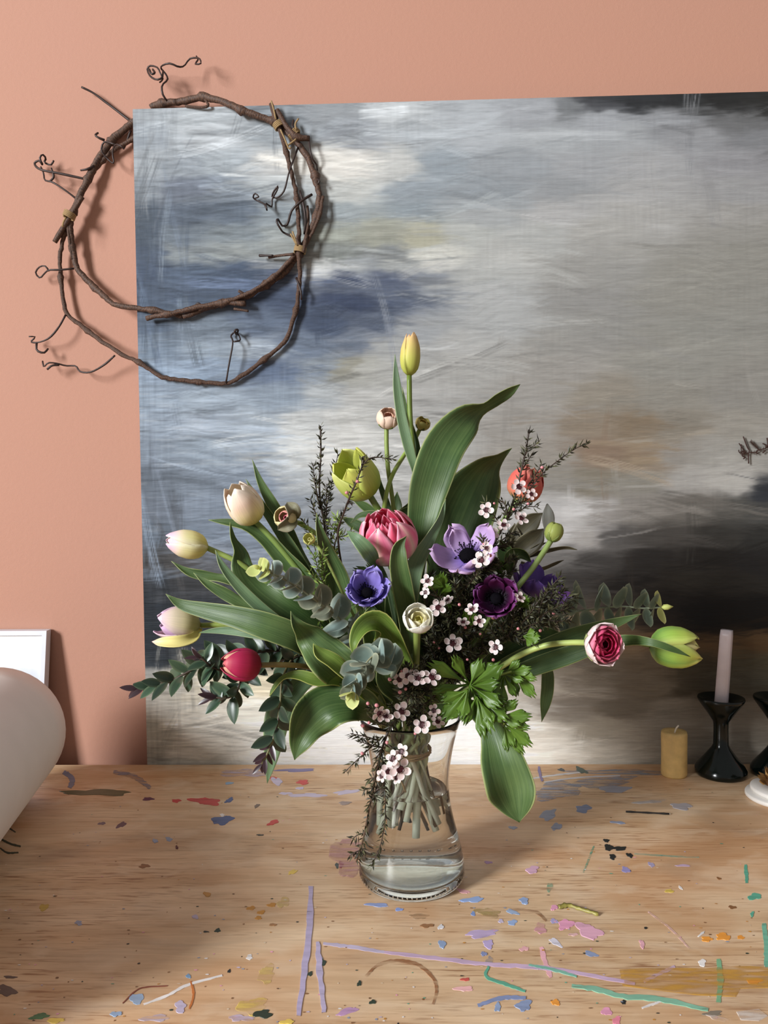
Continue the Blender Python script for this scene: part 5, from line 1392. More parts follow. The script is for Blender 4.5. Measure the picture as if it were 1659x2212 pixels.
r = stem(mk('ranunculus', 'tiny yellow-green bud in a papery cup among the fine green needles', 'ranunculus', GR), [(670, 1165, -.06), (690, 1185, -.062), (740, 1280, -.062), (790, 1380, -.045), (850, 1470, -.01)], 3.2, (150, 166, 90))
ball_bloom(r, B(672, 1168, -.06), B(658, 1156, -.08) - B(672, 1168, -.06), 12 * mpp(B(665, 1160)), [(210, 208, 130), (220, 214, 150)], 2, 4, 1, 130, 10, sepal=(150, 140, 120), seed=7)

# ------------------------------------------------------------------ anemones
a = stem(mk('anemone', 'blue-violet anemone with a black centre and frilly green collar', 'anemone', GA), [(793, 1285, -.085), (800, 1330, -.08), (830, 1420, -.05), (870, 1510, -.02)], 5, (112, 130, 70))
anemone_bloom(a, B(793, 1284, -.09), B(789, 1228, -.135) - B(793, 1284, -.09), 47 * mpp(B(792, 1260, -.09)), (70, 54, 130), (140, 126, 202), (180, 170, 228), cupz=.95, seed=1, collar=(74, 96, 40))
a = stem(mk('anemone', 'pale lilac-pink anemone with upright petals behind the tea-tree twigs', 'anemone', GA), [(1014, 1210, -.055), (1000, 1260, -.03), (970, 1360, -.01), (920, 1480, 0)], 5, (112, 130, 70))
anemone_bloom(a, B(1012, 1206, -.06), B(992, 1130, -.105) - B(1012, 1206, -.06), 66 * mpp(B(1000, 1180, -.03)), (136, 112, 192), (190, 160, 206), (214, 182, 214), n=(2, 5), cupz=.8, seed=2, pw=.44, heart=(.05, .5))
a = stem(mk('anemone', 'dark magenta-purple anemone with a near-black heart', 'anemone', GA), [(1072, 1300, -.062), (1050, 1350, -.05), (990, 1440, -.03), (930, 1510, -.01)], 5, (112, 130, 70))
anemone_bloom(a, B(1072, 1296, -.07), B(1064, 1262, -.12) - B(1072, 1296, -.07), 50 * mpp(B(1068, 1275, -.08)), (30, 8, 30), (106, 36, 92), (140, 84, 148), cupz=.8, seed=3, collar=(60, 84, 36), heart=(.35, .95))
a = stem(mk('anemone', 'purple anemone turned away behind the green bud stem', 'anemone', GA), [(1156, 1288, 0), (1120, 1330, 0), (1040, 1420, 0), (940, 1500, 0)], 5, (112, 130, 70))
anemone_bloom(a, B(1160, 1286, 0), B(1172, 1230, -.01) - B(1160, 1286, 0), 56 * mpp(B(1160, 1260)), (82, 58, 130), (112, 82, 164), (142, 106, 188), n=(3, 5), cupz=1.0, seed=4)

fallen(a, [(1240, 1290, -.03, 0), (1225, 1286, -.03, 22, 20), (1205, 1290, -.025, 28, 10), (1178, 1290, -.01, 12)], [(0, (140, 96, 180)), (1, (96, 60, 140))])

# ------------------------------------------------------------------ eucalyptus
def disc_mesh(name, mat, c_mid, c_edge, asp=1.0, cup=.10, point=.12, n=18, rings=4):
    """round leaf, unit length along +x from its stalk at the origin, face on +z"""
    v, f, c, u = [(0.5, 0, -cup * .0)], [], [lin(c_mid)], [(.5, .5)]
    for j in range(1, rings + 1):
        q = j / rings
        for k in range(n):
            a = 2 * math.pi * k / n
            rx = .5 * q * (1 + (point if abs(a) < .3 else 0) * q); ry = .5 * asp * q
            v.append((.5 + rx * math.cos(a), ry * math.sin(a), cup * q * q - .06 * math.sin(a) ** 2 * q))
            c.append(mixc(lin(c_mid), lin(c_edge), max(0, (q - .7) / .3)))
            u.append((.5 + .5 * q * math.cos(a), .5 + .5 * q * math.sin(a)))
    f = [(0, 1 + k, 1 + (k + 1) % n) for k in range(n)]
    for j in range(rings - 1):
        for k in range(n):
            a0, a1 = 1 + j * n + k, 1 + j * n + (k + 1) % n
            f.append((a0, a0 + n, a1 + n, a1))
    return MB().add(v, f, c, u).mesh(name, mat)
ME_euc = [disc_mesh('leaf', M_euc, (128, 148, 144), (182, 194, 180), 1.02), disc_mesh('leaf', M_euc, (116, 134, 126), (168, 178, 162), .95), disc_mesh('leaf', M_euc, (116, 122, 106), (164, 166, 142), .9)]
ME_euct = disc_mesh('leaf', M_euc, (176, 186, 112), (206, 208, 140), .9)
ME_euc_shade = disc_mesh('leaf', M_euc, (96, 112, 100), (146, 156, 134), .8)  # darker copy of the eucalyptus leaf: some shade is put into its colour
def euc(label, path, r0, r1, step, lean=.45, dark=False, seed=0, tip=True, cover=.92):
    r_ = random.Random(seed)
    root = stem(mk('eucalyptus_sprig', label, 'eucalyptus', 'eucalyptus sprigs'), path, 1.8, (150, 146, 116) if not dark else (150, 160, 136), (120, 100, 80), r_low=3)
    pts = [B(*p) for p in path]
    C = catmull([tuple(p) for p in pts], 120)
    L = np.concatenate([[0], np.cumsum(np.linalg.norm(np.diff(C[:, :3], axis=0), axis=1))])
    s = mpp(pts[0]); d = 4 * s; k = 0; tot = L[-1] * cover
    spin = r_.uniform(0, 1)
    while d < tot:
        i = min(118, int(np.searchsorted(L, d))); p = Vector(C[i]); t = (Vector(C[max(0, i - 1)]) - Vector(C[i + 1])).normalized()
        q = d / tot; size = (r0 + (r1 - r0) * min(1, q * 1.6)) * s * r_.uniform(.85, 1.1)
        X, Y, Z = frame_of(t, spin + k * math.pi / 2) if not dark else frame_of(t, math.pi / 2 + (.6 if k % 2 else -.5))
        for sg in (1, -1):
            dr = X * sg
            ax = (dr * (1 - lean * .5) + t * lean * r_.uniform(.6, 1.2)).normalized()
            nz = (t - ax * t.dot(ax)).normalized()
            nz = t + Vector((r_.uniform(-.3, .3), -.55, .25)) * r_.uniform(.3, 1.0); nz = (nz - ax * nz.dot(ax)).normalized()
            if dark: nz = (t * 1 + Vector((0, -1.5, .1)) * r_.uniform(.5, 1.2)); nz = (nz - ax * nz.dot(ax)).normalized()
            me = ME_euct if q < .05 and tip else (ME_euc_shade if dark else ME_euc[r_.randrange(3)])
            place('leaf', me, root, p + ax * .0006, ax, nz, size * 2)
        d += step * s * (.55 + .6 * min(1, q * 2)); k += 1
    v, f, _, u = lathe([(.0003, 0), (r0 * .30 * s, r0 * .3 * s), (r0 * .32 * s, r0 * .7 * s), (.0003, r0 * 1.3 * s)], 10)
    t = (Vector(C[0]) - Vector(C[3])).normalized(); X, Y, Z = frame_of(t)
    MB().add([Vector(C[0]) + X * p[0] + Y * p[1] + Z * p[2] for p in v], f, [lin((198, 204, 120))] * len(v), u).build('leaf_bud', M_euc, root)
    return root
euc('silvery round-leaved eucalyptus sprig running left towards the yellow tulip', [(562, 1228, -.14), (590, 1240, -.13), (625, 1258, -.12), (680, 1295, -.105), (735, 1338, -.078), (790, 1400, -.058), (850, 1490, -.03)], 15, 31, 27, .5, seed=2, cover=.84)
euc('silvery blue eucalyptus sprig drooping over the left of the vase rim', [(758, 1496, -.20), (768, 1470, -.19), (785, 1440, -.175), (810, 1414, -.166), (834, 1420, -.150), (858, 1460, -.118), (880, 1510, -.05)], 17, 30, 20, .75, seed=6, cover=.56)
euc('eucalyptus sprig with shade-toned edge-on leaf pairs reaching right to the painting', [(1428, 1312, .03), (1390, 1314, .03), (1340, 1310, .03), (1280, 1316, .03), (1235, 1324, .02), (1150, 1360, .02), (1000, 1450, 0)], 20, 34, 25, .05, dark=True, seed=4, cover=.60)

# ------------------------------------------------------------------ hebe
def lens_mesh(name, mat, c_mid, c_edge, asp=.42, fold=.10, droop=.12, n=9):
    v, f, c, u = [], [], [], []
    for j in range(n):
        q = j / (n - 1); w = asp / 2 * math.sin(math.pi * min(1, max(0, q)) ** .9) ** .8 + .004
        for i in range(5):
            s = i / 2 - 1
            v.append((q, w * s, fold * abs(s) * w * 2 - droop * q * q)); c.append(mixc(lin(c_mid), lin(c_edge), max(0, abs(s) - .6) * 2)); u.append((i / 4, q))
    return MB().add(v, grid_faces(5, n), c, u).mesh(name, mat)
ME_hebe = [lens_mesh('leaf', M_hebe, (46, 66, 50), (88, 104, 80), .5), lens_mesh('leaf', M_hebe, (38, 54, 42), (74, 88, 66), .46), lens_mesh('leaf', M_hebe, (60, 84, 64), (108, 124, 96), .45)]
ME_hebet = lens_mesh('leaf', M_hebe, (52, 34, 40), (70, 50, 52), .32)
def shoot(root, path, lsize, step, seed=0, name='branch', up_=True, tipdark=2, r_px=2.2):
    r_ = random.Random(seed)
    pts = [B(*p) for p in path]; s = mpp(pts[0])
    C = catmull([tuple(p) for p in pts], 90)
    MB().add(*tube(C[::3], r_px * s, 6, [lin((70, 56, 46))] * 30)).build(name, M_stem, root)
    L = np.concatenate([[0], np.cumsum(np.linalg.norm(np.diff(C[:, :3], axis=0), axis=1))])
    d = 0.0; k = 0
    while d < L[-1] * .97:
        i = min(88, int(np.searchsorted(L, d))); p = Vector(C[i]); t = (Vector(C[max(0, i - 1)]) - Vector(C[i + 1])).normalized()
        X, Y, Z = frame_of(t, seed + k * math.pi / 2 + r_.uniform(-.25, .25))
        q = d / L[-1]; sz = lsize * s * (.75 + .45 * min(1, 4 * q)) * r_.uniform(.85, 1.12)
        for sg in (1, -1):
            ax = (X * sg * (.55 + .5 * min(1, 4 * q)) + t * (1.0 - .35 * min(1, 4 * q))).normalized()
            nz = t * .55 + Vector((r_.uniform(-.3, .3), -1, .55)); nz = nz - ax * nz.dot(ax)
            if nz.length < .1: nz = Vector((0, -1, 0))
            place('leaf', ME_hebet if k < tipdark else ME_hebe[r_.randrange(3)], root, p, ax, nz, sz)
        d += step * s * (.7 + .5 * min(1, 3 * q)); k += 1
GH = 'hebe sprigs in the bouquet'
h = stem(mk('hebe_sprig', 'long dark glossy hebe sprig reaching left past the painting edge', 'hebe', GH), [(300, 1488, -.09), (360, 1475, -.09), (430, 1440, -.085), (500, 1420, -.07), (580, 1405, -.05), (700, 1430, -.03), (830, 1510, -.01)], 2.6, (64, 52, 42), (96, 76, 58), r_low=3.4)
shoot(h, [(300, 1488, -.09), (330, 1482, -.09), (370, 1470, -.09), (420, 1446, -.085), (470, 1428, -.08), (540, 1412, -.065), (610, 1406, -.045), (660, 1415, -.035)], 50, 16, 1)
shoot(h, [(428, 1420, -.10), (440, 1426, -.10), (456, 1440, -.095), (480, 1450, -.085)], 36, 13, 2)
shoot(h, [(460, 1506, -.10), (488, 1508, -.10), (508, 1500, -.095), (520, 1472, -.085), (540, 1420, -.065)], 46, 13, 5)
shoot(h, [(606, 1380, -.06), (615, 1400, -.055), (640, 1420, -.045), (690, 1440, -.03)], 38, 18, 3, tipdark=0)
h = stem(mk('hebe_sprig', 'dark hebe sprig hanging down before the grey-green tulip leaf', 'hebe', GH), [(566, 1650, -.12), (580, 1622, -.12), (598, 1570, -.115), (605, 1520, -.11), (612, 1460, -.10), (650, 1410, -.07), (740, 1440, -.04), (840, 1515, -.01)], 2.4, (110, 106, 70), (96, 76, 58), r_low=3.2)
shoot(h, [(566, 1650, -.12), (574, 1634, -.12), (588, 1600, -.118), (600, 1560, -.115), (605, 1520, -.11), (610, 1470, -.10), (632, 1425, -.085), (670, 1415, -.06)], 44, 19, 4, tipdark=4)

# ------------------------------------------------------------------ lobed bright leaves and dark broad leaves
def lobed(root, base, tip, w, mat, roll=0.0, cup=.25, seed=0, lobes=3):
    """deeply cut leaf: three toothed lobes on one short blade, bending over towards the tip"""
    r_ = random.Random(seed)
    b0, t0 = B(*base), B(*tip)
    ax = t0 - b0; L = ax.length; ax.normalize()
    view = ((b0 + t0) / 2 - CAM).normalized(); s = ax.cross(view).normalized(); n = s.cross(ax).normalized()
    ro = math.radians(roll); s, n = s * math.cos(ro) + n * math.sin(ro), n * math.cos(ro) - s * math.sin(ro)
    mb = MB(); W = w * .72 * mpp(b0)
    for sg, a0, ls, ws in ((0, r_.uniform(-.08, .08), 1.0, .46), (1, r_.uniform(.42, .62), .74, .36), (-1, -r_.uniform(.42, .62), .74, .36)):
        d = ax * math.cos(a0) + s * math.sin(a0); sd = s * math.cos(a0) - ax * math.sin(a0)
        nu, nv = 13, 12; v, uv = [], []
        for j in range(nv):
            q = j / (nv - 1)
            half = W * ws * (.12 + .88 * sstep(.15, .78, q)) * (1 - .35 * sstep(.8, 1, q)) * .75
            for i in range(nu):
                u = 2 * i / (nu - 1) - 1
                tooth = (1 - abs(((i + 1) % 4) - 2) / 2.0)          # three teeth across the end
                x = L * ls * q * (1 - .16 * (1 - tooth) * sstep(.6, 1, q) - .10 * u * u * q)
                z = -cup * L * q * q * .5 + W * .10 * abs(u) * (1 + .4 * math.sin(6 * q + seed)) - W * .03 * sg
                v.append(b0 + d * x + sd * (half * u) + n * z); uv.append((i / (nu - 1) * .9 + .05, q))
        mb.add(v, grid_faces(nu, nv), None, uv)
    mb.build('leaf', mat, root, solid=.0006)
lb = stem(mk('ranunculus_foliage', 'bright green deeply cut ranunculus leaves spilling over the right of the rim', 'leaves'), [(1020, 1480, -.10), (1000, 1510, -.09), (960, 1535, -.06), (910, 1545, -.03)], 4, (150, 172, 84))
for bs, tp, w, ro, sd in (((1015, 1480, -.12), (915, 1432, -.13), 70, 15, 1), ((1015, 1482, -.13), (1085, 1432, -.12), 90, 10, 3), ((1010, 1490, -.14), (960, 1560, -.14), 80, -10, 4), 
                          ((1015, 1480, -.13), (1060, 1590, -.15), 90, 0, 6), ((1030, 1500, -.13), (1100, 1560, -.145), 80, 15, 7), ((1075, 1545, -.14), (1150, 1545, -.14), 60, 10, 8), ((1085, 1560, -.14), (1150, 1610, -.14), 60, -10, 9), ((1090, 1570, -.14), (1130, 1630, -.14), 44, 10, 10),
                          ((1090, 1455, -.11), (1150, 1445, -.11), 50, 20, 11), ((1105, 1450, -.11), (1158, 1505, -.11), 56, -10, 12), ((1090, 1460, -.12), (1085, 1530, -.12), 50, 30, 13), ((1030, 1505, -.14), (1040, 1600, -.15), 60, 10, 15)):
    lobed(lb, bs, tp, w, M_leafbr, ro, seed=sd)
for p_ in ([(1018, 1482, -.12), (1060, 1520, -.13), (1090, 1565, -.14)], [(1018, 1482, -.12), (1060, 1465, -.11), (1105, 1450, -.11)]):
    MB().add(*tube(catmull([tuple(B(*q)) for q in p_], 10), 2.4 * mpp(B(*p_[0])), 6, [lin((150, 172, 84))] * 10)).build('leaf_stalk', M_stem, lb)
lb = stem(mk('ranunculus_foliage', 'small green toothed leaves among the tea tree by the white ranunculus', 'leaves'), [(950, 1290, -.04), (945, 1360, -.03), (915, 1480, 0)], 3, (120, 150, 70))
for bs, tp, w, ro, sd in (((945, 1290, -.06), (955, 1230, -.07), 60, 10, 1), ((948, 1280, -.045), (970, 1320, -.05), 60, 0, 2), ((958, 1268, -.07), (926, 1250, -.074), 40, 20, 3), ((1062, 1228, -.04), (1098, 1218, -.042), 44, 0, 4), ((1020, 1352, -.06), (1004, 1315, -.062), 44, 0, 5), ((1118, 1314, -.07), (1142, 1284, -.08), 56, 0, 6), ((1130, 1374, -.098), (1170, 1379, -.108), 56, 10, 7), ((830, 1255, -.02), (760, 1230, -.02), 50, 0, 8), ((880, 1230, -.02), (830, 1215, -.03), 50, 0, 9)):
    lobed(lb, bs, tp, w, M_leafbr if sd < 8 else M_leafd, ro, seed=sd)
lb = stem(mk('ranunculus_foliage', 'narrow green leaves fanning out behind the pink double tulip', 'leaves'), [(850, 1120, .03), (858, 1200, .02), (880, 1400, 0)], 3, (120, 150, 70))
for c in ([(760, 1078, .03, 0), (785, 1092, .03, 18), (812, 1112, .03, 16), (850, 1150, .02, 8)], [(757, 1130, .02, 0), (778, 1114, .02, 12, 30), (812, 1112, .02, 16), (850, 1130, .02, 8)], [(738, 1118, .05, 0), (762, 1130, .048, 22), (800, 1150, .04, 20), (850, 1180, .025, 8)], [(893, 1068, .03, 0), (886, 1090, .03, 12), (868, 1110, .03, 18), (850, 1140, .02, 8)], [(895, 1090, .02, 0), (882, 1104, .02, 20), (862, 1118, .02, 20), (850, 1150, .02, 8)], [(858, 1062, .045, 0), (856, 1090, .045, 24), (854, 1130, .04, 20), (855, 1180, .02, 8)]):
    leaf(lb, c, M_leaf, nv=16)
bl = stem(mk('magnolia_sprig', 'stiff brown-backed dark leaves standing behind the purple anemones', 'leaves'), [(1120, 1200, .03), (1090, 1270, .02), (1000, 1400, .01), (920, 1480, 0)], 3, (84, 70, 50), (96, 76, 58))
M_mag = leaf_mat('brown_backed_leaf', (70, 66, 48), (92, 84, 62), (120, 112, 84), .5, .1, 6)
M_magl = leaf_mat('pale_leaf_back', (150, 152, 146), (170, 170, 160), (120, 116, 100), .6, .15, 6)
for c, m_ in (([(1174, 1142, .02, 0), (1158, 1160, .02, 40, 10), (1128, 1186, .025, 42), (1112, 1200, .03, 10)], M_mag), ([(1172, 1108, .03, 0), (1150, 1126, .03, 36), (1120, 1160, .03, 34), (1115, 1200, .03, 10)], M_mag), ([(1112, 1130, .03, 0), (1110, 1160, .03, 34), (1116, 1200, .03, 12)], M_mag),
              ([(1182, 1088, .03, 2), (1184, 1110, .03, 24), (1184, 1135, .03, 22), (1176, 1150, .03, 6), (1120, 1205, .03, 4)], M_magl), ([(1247, 1188, .02, 0), (1220, 1182, .02, 10, 50), (1190, 1186, .02, 14, 55), (1130, 1205, .03, 6)], M_mag), ([(1218, 1210, .055, 0), (1195, 1218, .058, 10, 50), (1165, 1228, .058, 12, 50), (1125, 1215, .045, 6)], M_mag),
              ([(1148, 1215, 0, 0), (1125, 1195, -.01, 26, 30), (1105, 1200, -.01, 26), (1100, 1240, 0, 10)], M_leafd), ([(1080, 1165, .02, 0), (1090, 1190, .02, 34), (1098, 1230, .02, 20)], M_leafd), ([(1180, 1172, .02, 0), (1160, 1180, .02, 12, 40), (1130, 1200, .03, 6)], M_mag)):
    leaf(bl, c, m_, nv=18, cup=.2)

# ------------------------------------------------------------------ flowering tea tree
ME_bp = disc_mesh('blossom_petal', attr_mat('tea_tree_petal', .55, .25, .06, 200), (240, 218, 216), (252, 246, 244), .95, .14, 0, 12, 3)
ME_bc = None
def blossom_centre():
    mb = MB()
    mb.add(*lathe([(.0002, -.0016), (.0016, -.0010), (.0027, .0006), (.0022, .0010), (.0012, .0004), (.0002, .0008)], 12), )
    for k in range(14):
        a = 2 * math.pi * k / 14; d = Vector((math.cos(a), math.sin(a), 0))
        mb.add(*tube([d * .0020 + Vector((0, 0, .0006)), d * .0026 + Vector((0, 0, .0024)), d * .0022 + Vector((0, 0, .0030))], [.00022, .00020, .00042], 4))
    return mb.mesh('blossom', plain('blossom_maroon', (74, 24, 32), .5, .3, 900))
ME_bc = blossom_centre()
def bud_mesh():
    mb = MB(); mb.add(*lathe([(.0002, -.003), (.0012, -.0022), (.0020, -.0004), (.0026, .0012), (.0021, .0030), (.0003, .0038)], 10))
    return mb.mesh('flower_bud', plain('pink_bud', (214, 140, 146), .5, .2, 400))
ME_bud = bud_mesh()
from mathutils.bvhtree import BVHTree
def standing():
    """everything already in the bouquet, to keep new twigs and needles out of it"""
    V, F = [], []
    for o in col.objects:
        r0 = o
        while r0.parent is not None: r0 = r0.parent
        if o.type != 'MESH' or r0.get('category') not in ('tulip', 'ranunculus', 'anemone', 'eucalyptus', 'hebe', 'leaves', 'vase'): continue
        m = Matrix.Translation(parent_world(o.parent)) @ o.matrix_basis if o.parent else o.matrix_basis
        k = len(V); V += [m @ v.co for v in o.data.vertices]; F += [tuple(i + k for i in p.vertices) for p in o.data.polygons]
    return BVHTree.FromPolygons(V, F)
STAND = standing()
def clear(P, gap=.0022):
    for p in P:
        if STAND.find_nearest(Vector(p[:3]), gap)[0] is not None: return False
    return True
def needles(mb, C, s, L_px, dens, r_, tint, w_px=4.0):
    n = len(C)
    for i in range(0, n - 1):
        t = (Vector(C[i + 1]) - Vector(C[i]))
        if t.length < 1e-7: continue
        seg = t.length; t.normalize()
        cnt = seg / s * dens; cnt = int(cnt) + (1 if r_.random() < cnt - int(cnt) else 0)
        for _ in range(cnt):
            X, Y, Z = frame_of(t, r_.uniform(0, 6.283))
            d = (X * r_.uniform(.6, 1.0) - t * r_.uniform(.1, .9)).normalized()      # C runs from tip to base
            p = Vector(C[i]).lerp(Vector(C[i + 1]), r_.random()); L = L_px * s * r_.uniform(.6, 1.15)
            sd = d.cross(Vector((r_.uniform(-1, 1), r_.uniform(-1, 1), r_.uniform(-1, 1)))).normalized() * (w_px / 2 * s)
            e = p + d * L - t * L * .15; m_ = p.lerp(e, .5) + t * L * .06
            c = mixc(lin(tint[0]), lin(tint[1]), r_.random() ** 1.6)
            if STAND.ray_cast(p, (e - p).normalized(), L * 1.05)[0] is not None: continue
            mb.add([p, m_ + sd, e, m_ - sd], [(0, 1, 2), (0, 2, 3)], [c] * 4)
BROWN = DARK = GREY = ((34, 35, 26), (94, 94, 64)); GREEN = ((92, 118, 48), (150, 172, 84))
def tea_tree(label, main, twigs=(), auto=0, alen=60, dens=.55, nlen=16.5, tint=DARK, blossoms=(), buds=(), seed=0, r_px=2.0, blossom_s=1.0, cover=0.75, low=(92, 70, 54)):
    r_ = random.Random(seed)
    root = stem(mk('tea_tree_sprig', label, 'tea tree', 'tea-tree sprigs in the bouquet'), main, r_px, (66, 52, 44), low, M_stem, 'twig', r_low=r_px * 1.7, nseg=6)
    nb = MB(); tb = []
    pts = [B(*p) for p in main]; s = mpp(pts[0])
    C = catmull([tuple(p) for p in pts], 60); C = C[:max(4, int(60 * cover))]
    needles(nb, C, s, nlen, dens, r_, tint)
    paths = [catmull([tuple(B(*p)) for p in tw], 24) for tw in twigs]
    for k in range(auto):
        for tr in range(14):
            i = r_.randrange(2, len(C) - 2); p = Vector(C[i]); t = (Vector(C[i - 2]) - Vector(C[i + 2])).normalized()
            X, Y, Z = frame_of(t, r_.uniform(0, 6.28)); L = alen * s * r_.uniform(.5, 1.1) * (1 if tr < 8 else .6)
            e = p + (t * .7 + X * .8).normalized() * L; m_ = p.lerp(e, .5) + X * L * .10
            P = catmull([tuple(e), tuple(m_), tuple(p)], 14)
            if clear(catmull([tuple(e), tuple(m_), tuple(p)], 40)[:-3]):
                paths.append(P); break
    for P in paths:
        MB().add(*tube(P, [r_px * s * (.45 + .4 * i / len(P)) for i in range(len(P))], 5, [lin((66, 52, 44))] * len(P))).build('twig', M_stem, root)
        needles(nb, P, s, nlen, dens * 1.15, r_, tint)
    o = nb.build('needle_leaves', M_needle, root, smooth=False); o['kind'] = 'stuff'
    def nearest(p):
        best, bd = None, 1e9
        for P in [C] + paths:
            for q in P:
                dd = (Vector(q[:3]) - p).length
                if dd < bd: bd, best = dd, Vector(q[:3])
        return best, bd
    for bl in blossoms:
        px, py, dy = bl[:3]; sz = (bl[3] if len(bl) > 3 else 1.0) * blossom_s
        p = B(px, py, dy)
        nrm = ((CAM - p).normalized() + Vector((r_.uniform(-.8, .8), 0, r_.uniform(-.6, .9)))).normalized()
        X, Y, Z = frame_of(nrm, r_.uniform(0, 1.2))
        c = place('blossom', ME_bc, root, p, X, nrm, 1.25 * sz)
        q, dd = nearest(p)
        if dd < .05:
            MB().add(*tube([p - nrm * .0015, p.lerp(q, .5) - nrm * .002, q], [.0006, .0005, .0006], 4, [lin((80, 60, 48))] * 3)).build('flower_stalk', M_stem, root)
        for k in range(5):
            a = 2 * math.pi * k / 5 + r_.uniform(-.12, .12)
            d = X * math.cos(a) + Y * math.sin(a)
            ax = (d + nrm * r_.uniform(-.05, .35)).normalized()
            nz = (nrm - ax * nrm.dot(ax)).normalized()
            po = bpy.data.objects.new('petal', ME_bp); col.objects.link(po); po.parent = c
            mw = Matrix(((ax.x, nz.cross(ax).x, nz.x, 0), (ax.y, nz.cross(ax).y, nz.y, 0), (ax.z, nz.cross(ax).z, nz.z, 0), (0, 0, 0, 1)))
            S = .0070 * sz * r_.uniform(.88, 1.08)
            mw = Matrix.Translation(p + ax * .0026 * sz) @ mw @ Matrix.Diagonal((S, S, S, 1))
            po.matrix_basis = (Matrix.Translation(parent_world(root)) @ c.matrix_basis).inverted() @ mw
    for b_ in buds:
        p = B(*b_[:3]); nrm = ((CAM - p).normalized() + Vector((r_.uniform(-.8, .8), 0, r_.uniform(-.3, .9)))).normalized()
        place('flower_bud', ME_bud, root, p, nrm.orthogonal(), nrm, r_.uniform(.5, .85))
    return root

tea_tree('tall dark needled tea-tree twigs standing behind the violet anemone', [(692, 920, .03), (693, 980, .03), (690, 1060, .03), (700, 1130, .03), (712, 1200, .02), (760, 1330, .01), (850, 1470, 0)],
         [[(730, 980, .03), (722, 1020, .03), (708, 1080, .03), (700, 1140, .03)], [(676, 1000, .025), (680, 1040, .025), (692, 1100, .03)], [(670, 1075, .02), (682, 1110, .02), (700, 1160, .03)], [(706, 1045, .03), (704, 1100, .03), (706, 1170, .02)], [(745, 1105, .02), (728, 1140, .02), (708, 1180, .02)], [(652, 1120, .01), (664, 1140, .01), (690, 1190, .02)]], 0, dens=.42, nlen=16.5, seed=1, cover=.62)
tea_tree('thin dark tea-tree twig crossing the yellow-green tulip', [(786, 985, -.07), (782, 1005, -.07), (772, 1035, -.07), (758, 1068, -.065), (742, 1110, -.05), (730, 1150, -.04), (760, 1300, -.02), (850, 1470, 0)],
         [[(850, 992, -.06), (822, 988, -.065), (800, 990, -.07), (780, 1008, -.07)], [(845, 985, -.06), (838, 990, -.06), (826, 989, -.065)], [(762, 1090, -.06), (754, 1085, -.06), (752, 1080, -.06)]], 0, dens=.30, nlen=16.5, buds=[(773, 1040, -.075), (750, 1064, -.07)], seed=2, cover=.5)
tea_tree('flowering tea-tree twigs rising in front of the coral tulip', [(1143, 928, 0), (1135, 975, 0), (1125, 1020, -.005), (1115, 1065, -.01), (1095, 1120, -.02), (1060, 1190, -.03), (1000, 1320, -.02), (920, 1470, 0)],
         [[(1272, 958, 0), (1245, 968, 0), (1210, 992, 0), (1170, 1025, -.005), (1135, 1070, -.01), (1105, 1110, -.02)], [(1150, 980, 0), (1140, 995, 0), (1128, 1015, 0)], [(1170, 1000, 0), (1160, 1020, 0), (1140, 1050, -.005)], [(1162, 1095, -.015), (1140, 1095, -.015), (1112, 1110, -.02)], [(1048, 1085, -.03), (1065, 1110, -.03), (1085, 1140, -.02)], [(1125, 1150, -.03), (1110, 1150, -.03), (1080, 1170, -.03)], [(1085, 1080, -.02), (1095, 1100, -.02), (1100, 1120, -.02)]],
         10, 45, dens=.42, nlen=16.5, tint=BROWN, blossoms=[(1120, 1052, -.02, 1.1), (1050, 1102, -.045), (1062, 1152, -.05), (1125, 1120, -.03), (1087, 1135, -.04, .9), (1147, 1068, -.02, .8)], buds=[(1068, 1088, -.045), (1110, 1100, -.03), (1140, 1088, -.02), (1170, 1010, -.01)], seed=3, cover=.7)
tea_tree('dense dark tea-tree mass between the white ranunculus and the purple anemone', [(1030, 1232, -.048), (1022, 1256, -.050), (1010, 1290, -.055), (990, 1350, -.05), (960, 1420, -.035), (920, 1490, -.01)],
         [[(930, 1240, -.05), (945, 1300, -.05), (960, 1380, -.04)], [(955, 1222, -.045), (978, 1270, -.05), (995, 1330, -.05)], [(1042, 1160, -.125), (1047, 1195, -.124), (1034, 1232, -.105), (1004, 1272, -.064)], [(1040, 1300, -.045), (1024, 1325, -.048), (1000, 1350, -.05)], [(985, 1420, -.07), (965, 1430, -.06), (945, 1450, -.03)], [(1060, 1400, -.07), (1020, 1400, -.06), (970, 1420, -.04)], [(920, 1300, -.06), (935, 1360, -.05), (940, 1440, -.03)]],
         90, 95, dens=.9, nlen=16.5, tint=DARK, blossoms=[(1040, 1212, -.128, 1.1), (924, 1256, -.104, .85), (920, 1280, -.102, .7), (946, 1312, -.085, 1.05), (968, 1297, -.07, .8), (977, 1390, -.095, 1.2), (1072, 1398, -.09), (1020, 1318, -.098, .95), (1000, 1345, -.092, .8), (1034, 1342, -.102, .8), (1122, 1292, -.105, .8), (1052, 1184, -.128, .8)],
         buds=[(993, 1307, -.085), (1005, 1356, -.085), (1037, 1370, -.085), (1009, 1425, -.095), (1046, 1176, -.125), (1060, 1200, -.122), (938, 1388, -.08), (948, 1400, -.08), (1066, 1425, -.085)], seed=4, cover=.95)
